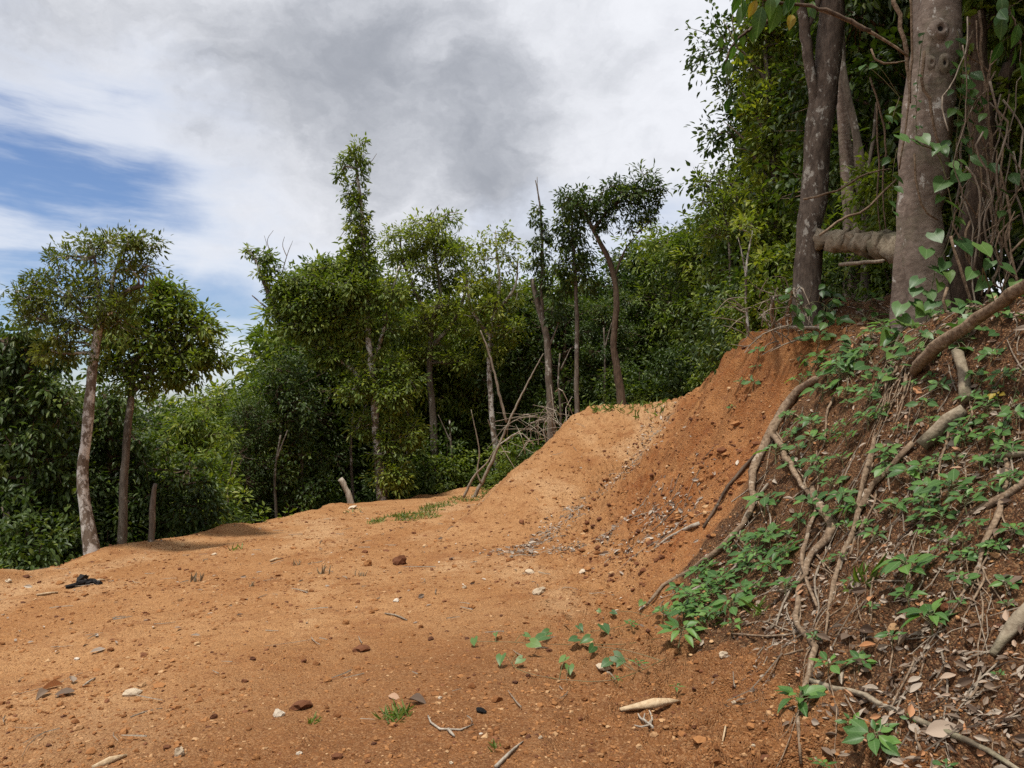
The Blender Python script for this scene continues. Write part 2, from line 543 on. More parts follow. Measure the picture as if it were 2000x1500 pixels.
# ------------------------------------------------------------------ plant and wood materials
def leaf_mat(name, cols, trans=0.38, rough=0.5, objrnd=False, veins=False, spec=0.35):
    """cols: dark, mid, bright green"""
    m, N = mat_new(name)
    r = N.n('ShaderNodeObjectInfo').outputs['Random'] if objrnd else N.n('ShaderNodeAttribute', attribute_name='rnd').outputs['Fac']
    c = N.mix(N.ss(r, 0.0, 0.6), cols[0], cols[1])
    c = N.mix(N.ss(r, 0.55, 1.0), c, cols[2])
    if not objrnd:
        o = N.n('ShaderNodeObjectInfo').outputs['Random']
        c = N.mix(N.ss(o, 0.0, 1.0, 0.0, 0.35), c, N.mix(1.0, c, (1.25, 1.12, 0.75), 'MULTIPLY'))
    if veins:
        p = N.n('ShaderNodeTexCoord').outputs['Object']
        s = N.n('ShaderNodeSeparateXYZ', {0: p})
        ax = N.math('ABSOLUTE', s.outputs[0])
        mid = N.ss(ax, 0.006, 0.022, 1.0, 0.0)
        w = N.math('SINE', N.math('MULTIPLY', N.math('SUBTRACT', s.outputs[1], N.math('MULTIPLY', ax, 0.8)), 44.0))
        lat = N.ss(w, 0.86, 1.0)
        v = N.math('MAXIMUM', mid, N.math('MULTIPLY', lat, 0.5))
        c = N.mix(N.math('MULTIPLY', v, 0.45), c, (0.22, 0.33, 0.14))
        nz = N.noise(p, 6.0, 3, 0.6)
        c = N.mix(N.ss(nz, 0.5, 0.8, 0, 0.4), c, N.mix(1.0, c, (0.65, 0.72, 0.6), 'MULTIPLY'))
    pb = N.n('ShaderNodeBsdfPrincipled', {'Base Color': c, 'Roughness': rough, 'Specular IOR Level': spec})
    tr = N.n('ShaderNodeBsdfTranslucent', {'Color': N.mix(1.0, c, (1.25, 1.35, 0.45), 'MULTIPLY')})
    mx = N.n('ShaderNodeMixShader', {0: trans, 1: pb.outputs[0], 2: tr.outputs[0]})
    N.n('ShaderNodeOutputMaterial', {0: mx.outputs[0]})
    return m


m_leaf = leaf_mat('tree_leaf', ((0.066, 0.108, 0.015), (0.145, 0.190, 0.027), (0.250, 0.272, 0.042)))
m_leaf_dark = leaf_mat('dark_leaf', ((0.026, 0.048, 0.010), (0.054, 0.088, 0.016), (0.130, 0.165, 0.030)), 0.32)
m_leaf_light = leaf_mat('light_leaf', ((0.105, 0.148, 0.022), (0.185, 0.220, 0.036), (0.270, 0.285, 0.052)), 0.44)
m_leaf_olive = leaf_mat('feathery_leaf', ((0.064, 0.088, 0.016), (0.115, 0.142, 0.027), (0.185, 0.200, 0.040)))
m_leaf_big = leaf_mat('broad_leaf', ((0.028, 0.072, 0.018), (0.050, 0.110, 0.026), (0.090, 0.165, 0.034)), 0.35, 0.42, True, True)
m_leaf_heart = leaf_mat('heart_leaf', ((0.040, 0.095, 0.028), (0.070, 0.140, 0.036), (0.110, 0.185, 0.042)), 0.28, 0.45, True, True)
m_leaf_seed = leaf_mat('seedling_leaf', ((0.042, 0.105, 0.022), (0.072, 0.160, 0.034), (0.125, 0.240, 0.046)), 0.38, 0.45, True, True)
m_leaf_yellow = leaf_mat('yellow_leaf', ((0.30, 0.20, 0.02), (0.36, 0.26, 0.03), (0.42, 0.30, 0.04)), 0.4, 0.5, True, True)
m_grass = leaf_mat('grass_blade', ((0.075, 0.12, 0.022), (0.12, 0.18, 0.034), (0.20, 0.24, 0.07)), 0.35)


def wood_mat(name, dark, light, patch=None, pscale=9.0, pth=(0.56, 0.64), stretch=(1, 1, 0.22), scale=26.0, bump=0.012, moss=0.0, ring=False):
    m, N = mat_new(name)
    p = N.n('ShaderNodeTexCoord').outputs['Object']
    q = N.scale(p, stretch)
    a = N.noise(q, scale, 5, 0.65)
    b = N.noise(p, 3.2, 4, 0.6)
    c = N.mix(N.ss(a, 0.3, 0.7), dark, light)
    c = N.mix(N.ss(b, 0.42, 0.75, 0, .6), c, N.mix(1.0, c, (0.55, 0.52, 0.5), 'MULTIPLY'))
    if moss:
        c = N.mix(N.ss(N.noise(p, 2.2, 4, 0.7), 0.5, 0.7, 0, moss), c, (0.10, 0.12, 0.055))
    hgt = a
    if ring:
        w = N.n('ShaderNodeTexWave', {'Vector': p, 'Scale': 5.5, 'Distortion': 5.0, 'Detail': 3.0, 'Detail Scale': 2.0}, bands_direction='Z').outputs['Fac']
        c = N.mix(N.ss(w, 0.7, 1.0, 0, .12), c, N.mix(1.0, c, (1.5, 1.45, 1.4), 'MULTIPLY'))
        hgt = N.math('ADD', a, N.math('MULTIPLY', w, 0.08))
    if patch:
        s = N.noise(N.scale(p, (1, 1, 0.7)), pscale, 6, 0.72)
        big = N.noise(p, pscale * .16, 3, 0.6)
        k = N.ss(N.math('ADD', s, N.math('MULTIPLY', N.math('SUBTRACT', big, 0.5), 0.5)), *pth)
        c = N.mix(k, c, patch)
    bp = N.n('ShaderNodeBump', {'Height': hgt, 'Strength': 0.9, 'Distance': bump})
    bs = N.n('ShaderNodeBsdfPrincipled', {'Base Color': c, 'Roughness': 0.9, 'Specular IOR Level': 0.15, 'Normal': bp.outputs[0]})
    N.n('ShaderNodeOutputMaterial', {0: bs.outputs[0]})
    return m


m_bark_pale = wood_mat('lichen_bark', (0.10, 0.072, 0.052), (0.19, 0.15, 0.115), (0.50, 0.47, 0.43), 7.0, (0.46, 0.57))
m_bark_grey = wood_mat('grey_bark', (0.085, 0.068, 0.052), (0.17, 0.14, 0.11), (0.36, 0.34, 0.30), 8.0, (0.57, 0.66))
m_bark_brown = wood_mat('brown_bark', (0.055, 0.038, 0.026), (0.13, 0.09, 0.062), (0.24, 0.22, 0.18), 9.0, (0.62, 0.70))
m_bark_big = wood_mat('smooth_reddish_bark', (0.150, 0.115, 0.090), (0.260, 0.205, 0.165), (0.46, 0.43, 0.38), 11.0, (0.60, 0.67), (1, 1, 1.4), 14.0, 0.008, 0.35, True)
m_bark_spot = wood_mat('spotted_dark_bark', (0.070, 0.054, 0.042), (0.165, 0.130, 0.100), (0.36, 0.34, 0.29), 13.0, (0.55, 0.63), (1, 1, 0.4), 22.0, 0.012)
m_dead = wood_mat('bleached_wood', (0.22, 0.18, 0.14), (0.42, 0.37, 0.30), None, stretch=(1, 1, .15))
m_twig = wood_mat('pale_twig', (0.15, 0.115, 0.085), (0.30, 0.25, 0.19), None, scale=40)
m_root = wood_mat('brown_root', (0.105, 0.068, 0.042), (0.27, 0.195, 0.130), (0.34, 0.28, 0.21), 14.0, (0.6, 0.7), (1, 1, 1), 34.0, 0.008)
m_log = wood_mat('mossy_log', (0.16, 0.125, 0.085), (0.30, 0.25, 0.18), (0.10, 0.08, 0.055), 6.0, (0.56, 0.68), (1, 1, 1), 20.0, 0.012, 0.45)
m_cutwood = wood_mat('cut_pale_wood', (0.36, 0.25, 0.145), (0.52, 0.40, 0.26), (0.26, 0.17, 0.10), 16.0, (0.62, 0.72), (1, 1, 1), 40.0, 0.006)
m_char = wood_mat('charred_wood', (0.008, 0.008, 0.009), (0.030, 0.028, 0.028), None, stretch=(1, 1, 1), scale=50)


def crown_leaves(acc, blobs, rng, dens=1.0, leaf=(0.11, 0.05), per=16, spray=0.42, droop=0.35, hang=0.0, twigs=None, shell=0.5, updown=0.55):
    """sprays of leaves through every blob (centre, radii): clumps with gaps between"""
    for c, rad in blobs:
        bm = rng.normal(.43, .13)
        c = np.asarray(c, float)
        rad = np.broadcast_to(np.asarray(rad, float), 3)
        n = max(5, int(dens * 62 * (rad[0] * rad[1] * rad[2]) ** (2 / 3)))
        dirs = unit(rng.normal(0, 1, (n, 3)))
        # an uneven outline: a few lobes stick out, hollows stay empty
        lob = unit(rng.normal(0, 1, (7, 3)))
        la = rng.uniform(-.35, .45, 7)
        infl = 1 + (np.exp(-((1 - dirs @ lob.T) / 0.22)) * la).sum(1)
        rr = (shell + (1 - shell) * rng.random(n) ** 0.7) * infl * np.where(rng.random(n) < .22, rng.uniform(1.1, 1.45, n), 1.0)
        cen = c + dirs * rad * rr[:, None]
        out = unit(dirs + np.array([0, 0, updown]) * rng.random((n, 1)) + rng.normal(0, .45, (n, 3)))
        k = per
        t = rng.random((n, k, 1))
        sp = min(spray, 1.15 * rad.max()) * rng.uniform(.55, 1.4, (n, 1, 1))
        side = rng.normal(0, 1, (n, k, 3))
        P = cen[:, None, :] + out[:, None, :] * (t - .35) * sp + side * (0.20 * sp)
        P[..., 2] -= droop * sp[..., 0] * (t[..., 0] ** 2) * .6
        D = unit(out[:, None, :] * 0.8 + side * 0.75 + np.array([0, 0, -droop - hang]))
        Nn = unit(np.array([0, 0, 1.0]) + rng.normal(0, .42, (n, k, 3)) + out[:, None, :] * .35)
        L = leaf[0] * rng.uniform(.65, 1.3, (n, k))
        rnd = np.clip(rng.normal(bm, .17, (n, 1)) + rng.normal(0, .15, (n, k)), 0, 1)
        leaves(acc, P.reshape(-1, 3), D.reshape(-1, 3), Nn.reshape(-1, 3), L.ravel(), (L * leaf[1] / leaf[0]).ravel(), rnd.ravel())
        if twigs is not None:
            m = rng.random(n) < 0.45
            for q, o in zip(cen[m], out[m]):
                a = c + (q - c) * rng.uniform(.05, .35)
                mid = (a + q) / 2 + rng.normal(0, .06, 3) * np.linalg.norm(q - a) + np.array([0, 0, -.04])
                tube(twigs, [a, mid, q + o * sp.mean() * .4], [0.013, 0.009, 0.003], n=4, sides=3, rng=None, cap=False)


def pxp(path, Y0, Y1=None):
    """points of the photograph at a distance running from Y0 to Y1"""
    Y1 = Y0 if Y1 is None else Y1
    k = np.linspace(0, 1, len(path))
    return np.array([px(u, v, Y0 + (Y1 - Y0) * t) for (u, v), t in zip([p[:2] for p in path], k)])


def blob_px(b, Y, rng, flat=0.8):
    """(u, v, radius px[, vertical radius px]) -> blob"""
    u, v, r = b[:3]
    rv = b[3] if len(b) > 3 else r * flat
    s = Y / F
    return (px(u, v, Y) + np.array([0, rng.uniform(-.5, .5) * r * s, 0]), (r * s, r * s * .9, rv * s))


def tree(name, label, base, Y, trunk, tw, limbs, blobs, bark, leafm, leaf=(0.11, 0.05), dens=1.0, per=16, spray=.42, droop=.35, hang=0.0,
         shell=.5, group=None, cat='tree', sides=10, dead=None, updown=.55, flat=1.0):
    """trunk, limbs and blobs are outlines measured in the photograph at the tree's own distance Y"""
    rng = rng_of(name + label)
    s = Y / F
    tp = pxp(trunk, Y)
    for i, p in enumerate(trunk):
        if len(p) > 2:
            tp[i, 1] += p[2]
    g = float(H(tp[0, 0], tp[0, 1]))
    root = np.array([tp[0, 0], tp[0, 1], g])
    # foot: down into the ground even where the edge hides it
    foot = np.array([tp[0, 0], tp[0, 1], min(g, tp[0, 2]) - 0.25])
    tp = np.vstack([foot, tp])
    t = thing(name, label, cat, tuple(root), group)
    r = np.array([tw[0] * 1.1] + list(tw)) * s / 2 * (1 if tw[0] > 40 else .8)
    a = Acc()
    tube(a, tp, r, n=max(14, int(np.linalg.norm(np.diff(tp, axis=0), axis=1).sum() / .22)), sides=sides, rng=rng, rough=.05, jitter=.06)
    a.obj('trunk', bark, t, smooth=True)
    for lp, lw in limbs:
        a = Acc()
        P = pxp([q[:2] for q in lp], Y)
        for i, q in enumerate(lp):
            if len(q) > 2:
                P[i, 1] += q[2]
        tube(a, P, np.array(lw) * s / 2, sides=7, rng=rng, rough=.07, jitter=.10)
        a.obj('branch', bark, t, smooth=True)
    for lp, lw in (dead or []):
        a = Acc()
        P = pxp([q[:2] for q in lp], Y)
        tube(a, P, np.array(lw) * s / 2, sides=4, rng=rng, rough=.07, jitter=.25)
        a.obj('bare_twig', m_twig, t)
    if blobs:
        bl = []
        if flat < 1:
            blobs = [(b[0], b[1], b[2] * 1.12, b[3] * flat) if b[2] > 24 else b for b in blobs]
        for b in blobs:                                     # every clump has smaller clumps sticking out of it
            c, rad = blob_px(b, Y, rng)
            bl.append((c, rad))
            for q in range(2 if b[2] >= 25 else 0):
                dv = unit(rng.normal(0, 1, 3) * np.array([1, .8, .8]) + np.array([0, 0, .15]))
                k = rng.uniform(.38, .62)
                bl.append((c + dv * np.array(rad) * rng.uniform(.75, 1.15), tuple(np.array(rad) * k)))
        tw_ = Acc()
        lv = Acc()
        # a limb to each clump from the nearest wood
        wood = np.vstack([catmull(tp, 40)] + [catmull(pxp([q[:2] for q in lp], Y), 14) for lp, _ in limbs])
        for c, rad in bl:
            low = wood[wood[:, 2] < c[2] + .2]
            low = low if len(low) else wood
            k = np.argmin(np.linalg.norm(low - c, axis=1) + .25 * np.abs(low[:, 2] - c[2]))
            a0 = low[k]
            L = np.linalg.norm(c - a0)
            if L > .25:
                mid = a0 * .45 + c * .55 + rng.normal(0, .07, 3) * L
                rr = max(.010, min(.045, .014 * L + .008))
                tube(tw_, [a0, mid, c], [rr * 1.6, rr, rr * .5], n=8, sides=5, rng=rng, rough=.06, jitter=.3, cap=False)
        crown_leaves(lv, bl, rng, dens * 1.5, leaf, per, spray, droop, hang, tw_, shell, updown)
        tw_.obj('twigs', bark, t, kind='stuff')
        lv.obj('crown', leafm, t, kind='stuff')
    return t


# ------------------------------------------------------------------ the trees one can tell apart, left group
tree('lichen_trunk_tree', 'tree with white lichen patches on its curved trunk and a feathery crown', (178, 1095), 12.5,
     [(180, 1100), (166, 1000), (161, 940), (167, 860), (178, 740), (188, 660), (200, 615)], [36, 27, 26, 25, 24, 22, 20],
     [([(196, 625), (215, 600), (240, 575), (262, 562), (280, 559)], [20, 17, 14, 12, 7]), ([(198, 620), (190, 560), (184, 500), (176, 470)], [12, 8, 6, 3]),
      ([(192, 640), (150, 600), (110, 575), (70, 560)], [10, 8, 6, 3]), ([(215, 600), (222, 540), (240, 490)], [9, 7, 3]), ([(190, 650), (150, 640), (100, 625)], [8, 6, 3])],
     [(262, 482, 35, 17), (295, 480, 25, 13), (228, 470, 22, 13), (165, 480, 32, 17), (140, 505, 29, 15), (250, 525, 42, 20), (290, 520, 22, 12), (200, 545, 29, 17), (110, 545, 40, 22), (150, 580, 44, 24),
      (70, 580, 34, 22), (215, 590, 34, 22), (95, 625, 44, 24), (50, 605, 29, 18), (160, 635, 37, 22), (235, 620, 37, 24), (130, 670, 34, 22), (190, 690, 22, 17), (255, 575, 25, 15), (100, 690, 30, 22)],
     m_bark_pale, m_leaf_olive, (0.090, 0.028), 2.9, 24, .36, .25, flat=.66, updown=.15)
tree('broad_leaved_tree', 'bushy tree with drooping broad leaves right behind the white lichen trunk', (240, 1080), 14.5,
     [(238, 1085), (240, 1000), (243, 920), (250, 840), (257, 765), (262, 700)], [22, 20, 19, 18, 16, 12],
     [([(257, 770), (285, 740), (320, 700), (350, 670)], [10, 8, 6, 3]), ([(262, 710), (300, 660), (340, 620)], [9, 7, 3]), ([(258, 750), (235, 710), (225, 660)], [8, 6, 3])],
     [(330, 600, 46, 30), (290, 595, 40, 28), (365, 620, 36, 24), (300, 650, 56, 32), (350, 670, 46, 28), (400, 690, 32, 24), (385, 720, 24, 18), (310, 710, 44, 28), (265, 700, 40, 30), (250, 640, 44, 32),
      (345, 735, 26, 16), (280, 745, 34, 20), (225, 720, 36, 30), (235, 670, 30, 26), (415, 700, 26, 18), (392, 640, 30, 20), (300, 572, 34, 20), (345, 568, 26, 16), (215, 610, 34, 24), (205, 650, 34, 24), (370, 590, 24, 16), (350, 700, 40, 22), (320, 745, 30, 16)],
     m_bark_grey, m_leaf, (0.120, 0.048), 2.2, 18, .42, .40, .05, flat=.62, updown=.15)
tree('vine_covered_tree', 'dark tree at the far left edge wrapped in hanging vines', (55, 1110), 14.0,
     [(60, 1120), (58, 980), (66, 850), (60, 720), (40, 650)], [24, 22, 20, 18, 10], [([(60, 740), (20, 680), (-20, 650)], [10, 8, 4])],
     [(30, 660, 44, 24), (-10, 665, 46, 26), (60, 700, 42, 30), (20, 720, 44, 36), (75, 780, 38, 44), (30, 800, 40, 44), (70, 860, 40, 50), (20, 890, 46, 50), (80, 950, 36, 50), (40, 990, 50, 50), (110, 1000, 36, 50),
      (110, 900, 30, 50), (85, 1050, 44, 40), (20, 1070, 46, 40), (130, 1050, 40, 30), (-15, 800, 40, 50), (-20, 950, 40, 60), (120, 800, 26, 50)],
     m_bark_brown, m_leaf_dark, (0.13, 0.066), 1.7, 16, .38, .75, .5)
tree('vine_draped_tree', 'vine draped trunk between the lichen tree and the broken grey post', (215, 1060), 16.0,
     [(222, 1080), (214, 950), (216, 850), (205, 770)], [16, 15, 13, 9], [],
     [(215, 790, 36, 40), (190, 850, 36, 46), (230, 880, 34, 46), (205, 940, 38, 46), (260, 950, 36, 50), (200, 1010, 40, 46), (250, 1030, 40, 40), (285, 890, 34, 46), (310, 960, 36, 46), (340, 1020, 40, 36), (290, 1030, 40, 36), (150, 960, 30, 60), (140, 860, 26, 50), (380, 990, 44, 40), (365, 920, 40, 40)],
     m_bark_brown, m_leaf_dark, (0.13, 0.060), 1.6, 16, .38, .7, .45)
tree('broken_tree', 'bare broken grey trunk standing like a post at the dirt edge', (295, 1075), 13.4,
     [(294, 1078), (297, 1010), (300, 965), (304, 945)], [15, 15, 14, 9], [], [], m_bark_grey, m_leaf, cat='dead trunk')
tree('white_snag', 'short bleached broken trunk leaning left at the back of the bench', (685, 990), 22.4,
     [(686, 992), (682, 970), (673, 950), (664, 935)], [17, 15, 14, 13], [], [], m_dead, m_leaf, cat='dead trunk')

# the tall vine clad tree and its sweeping limb
tree('vine_clad_tree', 'tallest tree, a thin vine clad column rising high above the centre of the forest', (745, 975), 24.2,
     [(746, 978), (742, 910), (735, 850), (731, 780), (725, 720), (718, 640), (714, 560), (709, 470), (704, 390), (697, 340), (694, 300)], [27, 23, 20, 19, 17, 15, 14, 12, 10, 8, 5],
     [([(722, 762), (705, 740), (682, 715), (650, 695), (610, 672), (575, 648)], [13, 12, 11, 10, 8, 6]), ([(610, 672), (560, 630), (530, 590), (505, 520), (488, 492)], [8, 8, 7, 6, 3]),
      ([(560, 625), (520, 600), (492, 577)], [5, 4, 2]), ([(724, 720), (745, 660), (760, 590), (780, 520)], [9, 7, 6, 3]), ([(714, 600), (680, 560), (650, 520)], [7, 6, 3]), ([(694, 330), (675, 325), (662, 345)], [5, 4, 2])],
     [(700, 288, 13, 9), (690, 302, 14, 10), (668, 322, 12, 13), (662, 346, 9, 7), (712, 312, 9, 12), (690, 358, 9, 7), (684, 378, 12, 10), (702, 375, 10, 12), (694, 402, 13, 9), (706, 420, 12, 13), (700, 440, 16, 10), (712, 462, 14, 14), (704, 490, 17, 14),
      (716, 520, 20, 20), (700, 560, 26, 22), (724, 590, 22, 26), (708, 640, 22, 29), (728, 680, 20, 26), (716, 720, 19, 22), (690, 520, 20, 20),
      (490, 490, 11, 9), (508, 505, 12, 10), (524, 502, 12, 14), (532, 530, 14, 15), (520, 545, 12, 12), (545, 560, 20, 17), (560, 590, 24, 20), (545, 610, 19, 15), (590, 545, 29, 17), (600, 580, 34, 22), (620, 520, 29, 15), (640, 560, 32, 22), (590, 620, 34, 22), (630, 610, 37, 26),
      (665, 590, 31, 26), (660, 640, 34, 24), (610, 650, 29, 17), (655, 520, 31, 19), (680, 545, 26, 20), (575, 640, 20, 15), (650, 680, 31, 20), (690, 620, 20, 31),
      (760, 880, 20, 26), (770, 840, 22, 26), (765, 790, 24, 31), (760, 720, 26, 34), (775, 920, 19, 22), (755, 640, 24, 31), (775, 570, 24, 27),
      (770, 760, 36, 40), (785, 850, 34, 40), (762, 930, 26, 30), (700, 760, 26, 34), (705, 830, 22, 30), (640, 580, 44, 28), (600, 600, 40, 26), (670, 560, 40, 26), (570, 570, 30, 24), (620, 640, 42, 28), (660, 700, 36, 26), (702, 345, 9, 12), (698, 395, 10, 12), (708, 450, 13, 16), (712, 500, 16, 20), (690, 470, 12, 14)],
     m_bark_pale, m_leaf, (0.15, 0.060), 3.3, 14, .34, .5, .15, flat=.68, updown=.3, dead=[([(690, 400), (678, 440), (660, 470)], [2.5, 1.8, 1]), ([(692, 330), (722, 318), (736, 300)], [2.5, 1.6, 1]), ([(530, 500), (522, 470), (534, 450)], [2.5, 1.6, .8]), ([(548, 545), (560, 500), (572, 470)], [3, 2, .8]),
                                          ([(560, 500), (552, 480), (556, 462)], [2, 1.4, .8]), ([(505, 500), (520, 480), (516, 460)], [2, 1.2, .7]), ([(700, 460), (684, 480), (668, 500)], [2.5, 1.8, 1]), ([(695, 300), (704, 285), (702, 270)], [2, 1.4, .7])])

# lighter trees in the centre
tree('pale_green_tree', 'light green airy tree with pale forked branches just right of the tallest vine clad tree', (830, 960), 27.5,
     [(850, 960), (846, 820), (838, 720), (842, 640)], [20, 18, 15, 12],
     [([(842, 650), (820, 590), (790, 520), (780, 460)], [11, 9, 6, 3]), ([(840, 640), (860, 570), (850, 500), (860, 440)], [11, 8, 6, 3]), ([(842, 680), (890, 620), (910, 560), (905, 500)], [10, 8, 5, 3])],
     [(765, 460, 20, 14), (800, 450, 22, 14), (780, 500, 28, 19), (840, 440, 27, 14), (870, 425, 20, 11), (860, 470, 31, 19), (820, 520, 28, 19), (800, 570, 30, 22), (850, 550, 30, 20), (900, 480, 27, 16), (890, 530, 28, 19), (870, 600, 33, 22), (820, 630, 31, 22), (780, 640, 28, 22), (900, 640, 28, 20),
      (850, 680, 34, 20), (800, 700, 31, 20), (905, 700, 28, 20), (800, 490, 31, 20), (830, 470, 31, 20), (880, 500, 31, 20), (770, 560, 27, 20), (930, 560, 28, 19)],
     m_bark_grey, m_leaf_light, (0.15, 0.060), 1.7, 15, .42, .35, flat=.66, updown=.2, dead=[([(835, 440), (850, 410), (858, 400)], [2.5, 1.6, .8]), ([(850, 430), (880, 415), (905, 420)], [2.5, 1.6, .8])])
tree('yellow_green_tree', 'yellowish green open crowned tree left of the bare topped snag', (960, 900), 26.5,
     [(972, 920), (960, 800), (955, 700), (962, 620)], [16, 14, 12, 9],
     [([(962, 630), (975, 560), (970, 490), (968, 450)], [9, 7, 5, 2]), ([(958, 660), (920, 600), (910, 540)], [8, 6, 3]), ([(962, 620), (1005, 560), (1012, 500)], [8, 5, 2])],
     [(972, 450, 18, 11), (1000, 470, 21, 10), (945, 475, 22, 11), (980, 500, 24, 14), (930, 510, 24, 14), (1012, 520, 18, 11), (960, 550, 29, 18), (915, 560, 24, 18), (1010, 570, 21, 16), (970, 600, 29, 19), (930, 620, 27, 19), (1000, 640, 27, 19), (960, 670, 29, 19)],
     m_bark_pale, m_leaf_light, (0.16, 0.064), 1.25, 15, .44, .35)
tree('bare_topped_snag', 'dead trunk with ivy sleeve and bare forked grey top', (1078, 806), 23.5,
     [(1076, 808), (1073, 760), (1070, 690), (1066, 650), (1052, 600), (1042, 560), (1040, 545)], [20, 18, 17, 17, 15, 13, 11],
     [([(1060, 632), (1058, 560), (1060, 500), (1058, 440), (1053, 390), (1046, 352)], [8, 7, 6, 5, 4, 2]), ([(1054, 395), (1050, 370), (1049, 345)], [3, 2, 1]), ([(1066, 690), (1080, 660), (1095, 620)], [6, 4, 2])],
     [(1050, 410, 9, 12), (1048, 432, 13, 12), (1060, 450, 14, 14), (1046, 470, 12, 14), (1056, 490, 15, 16), (1044, 512, 15, 14), (1058, 530, 15, 16), (1070, 462, 10, 10), (1066, 560, 14, 16), (1080, 600, 20, 24)],
     m_bark_grey, m_leaf_dark, (0.13, 0.058), 2.3, 14, .26, .7, .4, cat='snag')
tree('narrow_crowned_tree', 'straight thin pole tree with a narrow dark crown beside the leaning tree', (1127, 805), 23.0,
     [(1127, 806), (1126, 740), (1127, 640), (1124, 560), (1120, 470), (1115, 410)], [12, 11, 10, 9, 7, 3], [],
     [(1106, 388, 20, 13), (1095, 405, 14, 16), (1118, 418, 24, 20), (1108, 445, 24, 22), (1130, 455, 20, 20), (1116, 485, 26, 22), (1140, 500, 18, 20), (1105, 515, 22, 20), (1128, 535, 26, 24), (1112, 560, 22, 20), (1150, 545, 18, 18)],
     m_bark_grey, m_leaf_dark, (0.15, 0.06), 1.8, 14, .34, .6, .2)
tree('leaning_flat_crowned_tree', 'leaning tree with bent trunk and wide flat crown reaching right above the ramp top', (1215, 788), 22.4,
     [(1214, 790), (1206, 730), (1198, 670), (1203, 610), (1202, 560), (1190, 510), (1172, 475), (1158, 448), (1148, 425)], [24, 20, 17, 16, 15, 14, 13, 11, 8],
     [([(1158, 450), (1190, 410), (1225, 385), (1255, 370)], [8, 6, 5, 2]), ([(1150, 430), (1130, 400), (1105, 385)], [6, 5, 2]), ([(1200, 540), (1220, 490), (1245, 455)], [4, 3, 1]), ([(1150, 430), (1165, 400), (1180, 370)], [6, 4, 2])],
     [(1100, 382, 15, 8), (1125, 375, 20, 11), (1120, 405, 22, 11), (1155, 385, 24, 13), (1160, 410, 26, 13), (1190, 365, 22, 11), (1195, 395, 26, 14), (1190, 425, 22, 11), (1225, 355, 22, 11), (1230, 385, 27, 16), (1230, 415, 22, 13), (1258, 345, 19, 10), (1265, 370, 26, 14), (1262, 400, 24, 14), (1270, 428, 15, 10), (1285, 385, 14, 13), (1255, 428, 15, 10), (1225, 445, 12, 8), (1170, 440, 15, 8)],
     m_bark_brown, m_leaf_dark, (0.15, 0.050), 2.2, 14, .36, .4, .1)
for i, (path, w, lab) in enumerate([
        ([(918, 985), (940, 945), (975, 870), (1005, 800), (1040, 730), (1062, 690)], [14, 12, 10, 8, 6, 3], 'long dead trunk slanting right across the snag at the foot of the dark forest'),
        ([(990, 825), (980, 790), (966, 730), (952, 680), (938, 645)], [9, 9, 8, 7, 4], 'thin pale dead trunk leaning left below the yellowish green tree'),
        ([(940, 945), (932, 920), (936, 880), (920, 800)], [6, 5, 4, 2], 'thin upright dead stem at the foot of the long slanting trunk'),
        ([(905, 972), (926, 930), (950, 905), (965, 880)], [9, 8, 5, 3], 'short bent dead limb on the grass at the bench back')]):
    a = Acc()
    rng = rng_of(lab)
    P = pxp(path, 23.6 - .4 * i)
    tube(a, P, np.array(w) * 23.6 / F / 2 * .58, sides=7, rng=rng, rough=.06, jitter=.2)
    tag(a.obj('dead_tree', m_twig, None, tuple(P[0]), True), lab, 'dead trunk')

# thin dark trunks standing in the shade behind the bench
for u, vb, vt, w, Y, lab in [(588, 985, 760, 9, 25, 'thin grey trunk left of the white snag'), (540, 1010, 850, 8, 23, 'thin trunk at the small dirt mound on the bench edge'), (690, 975, 800, 8, 26, 'thin trunk right behind the white snag'),
                             (880, 965, 820, 7, 27, 'thin trunk in the dark forest left of the slanting dead trunk'), (1095, 800, 690, 7, 25, 'thin trunk between the snag and the pole tree'), (15, 1120, 1000, 14, 13.5, 'dark trunk at the lower end of the vine covered tree'),
                             (450, 1030, 900, 6, 20, 'thin pale sapling stem in the shade between post and mound'), (1180, 790, 640, 7, 26, 'thin trunk left behind the leaning bent tree'), (800, 965, 760, 8, 28, 'thin trunk under the light green airy tree')]:
    rng = rng_of(lab)
    tree('slender_tree', lab, None, Y, [(u, vb + 8), (u + rng.uniform(-6, 6), (vb + vt) / 2), (u + rng.uniform(-10, 10), vt)], [w, w * .85, w * .5],
         [([(u, (vb * .3 + vt * .7)), (u + rng.uniform(10, 30) * rng.choice([-1, 1]), vt - 10)], [w * .5, w * .2])], [], m_bark_grey, m_leaf, cat='tree', group='thin trunks in the shade', sides=7)

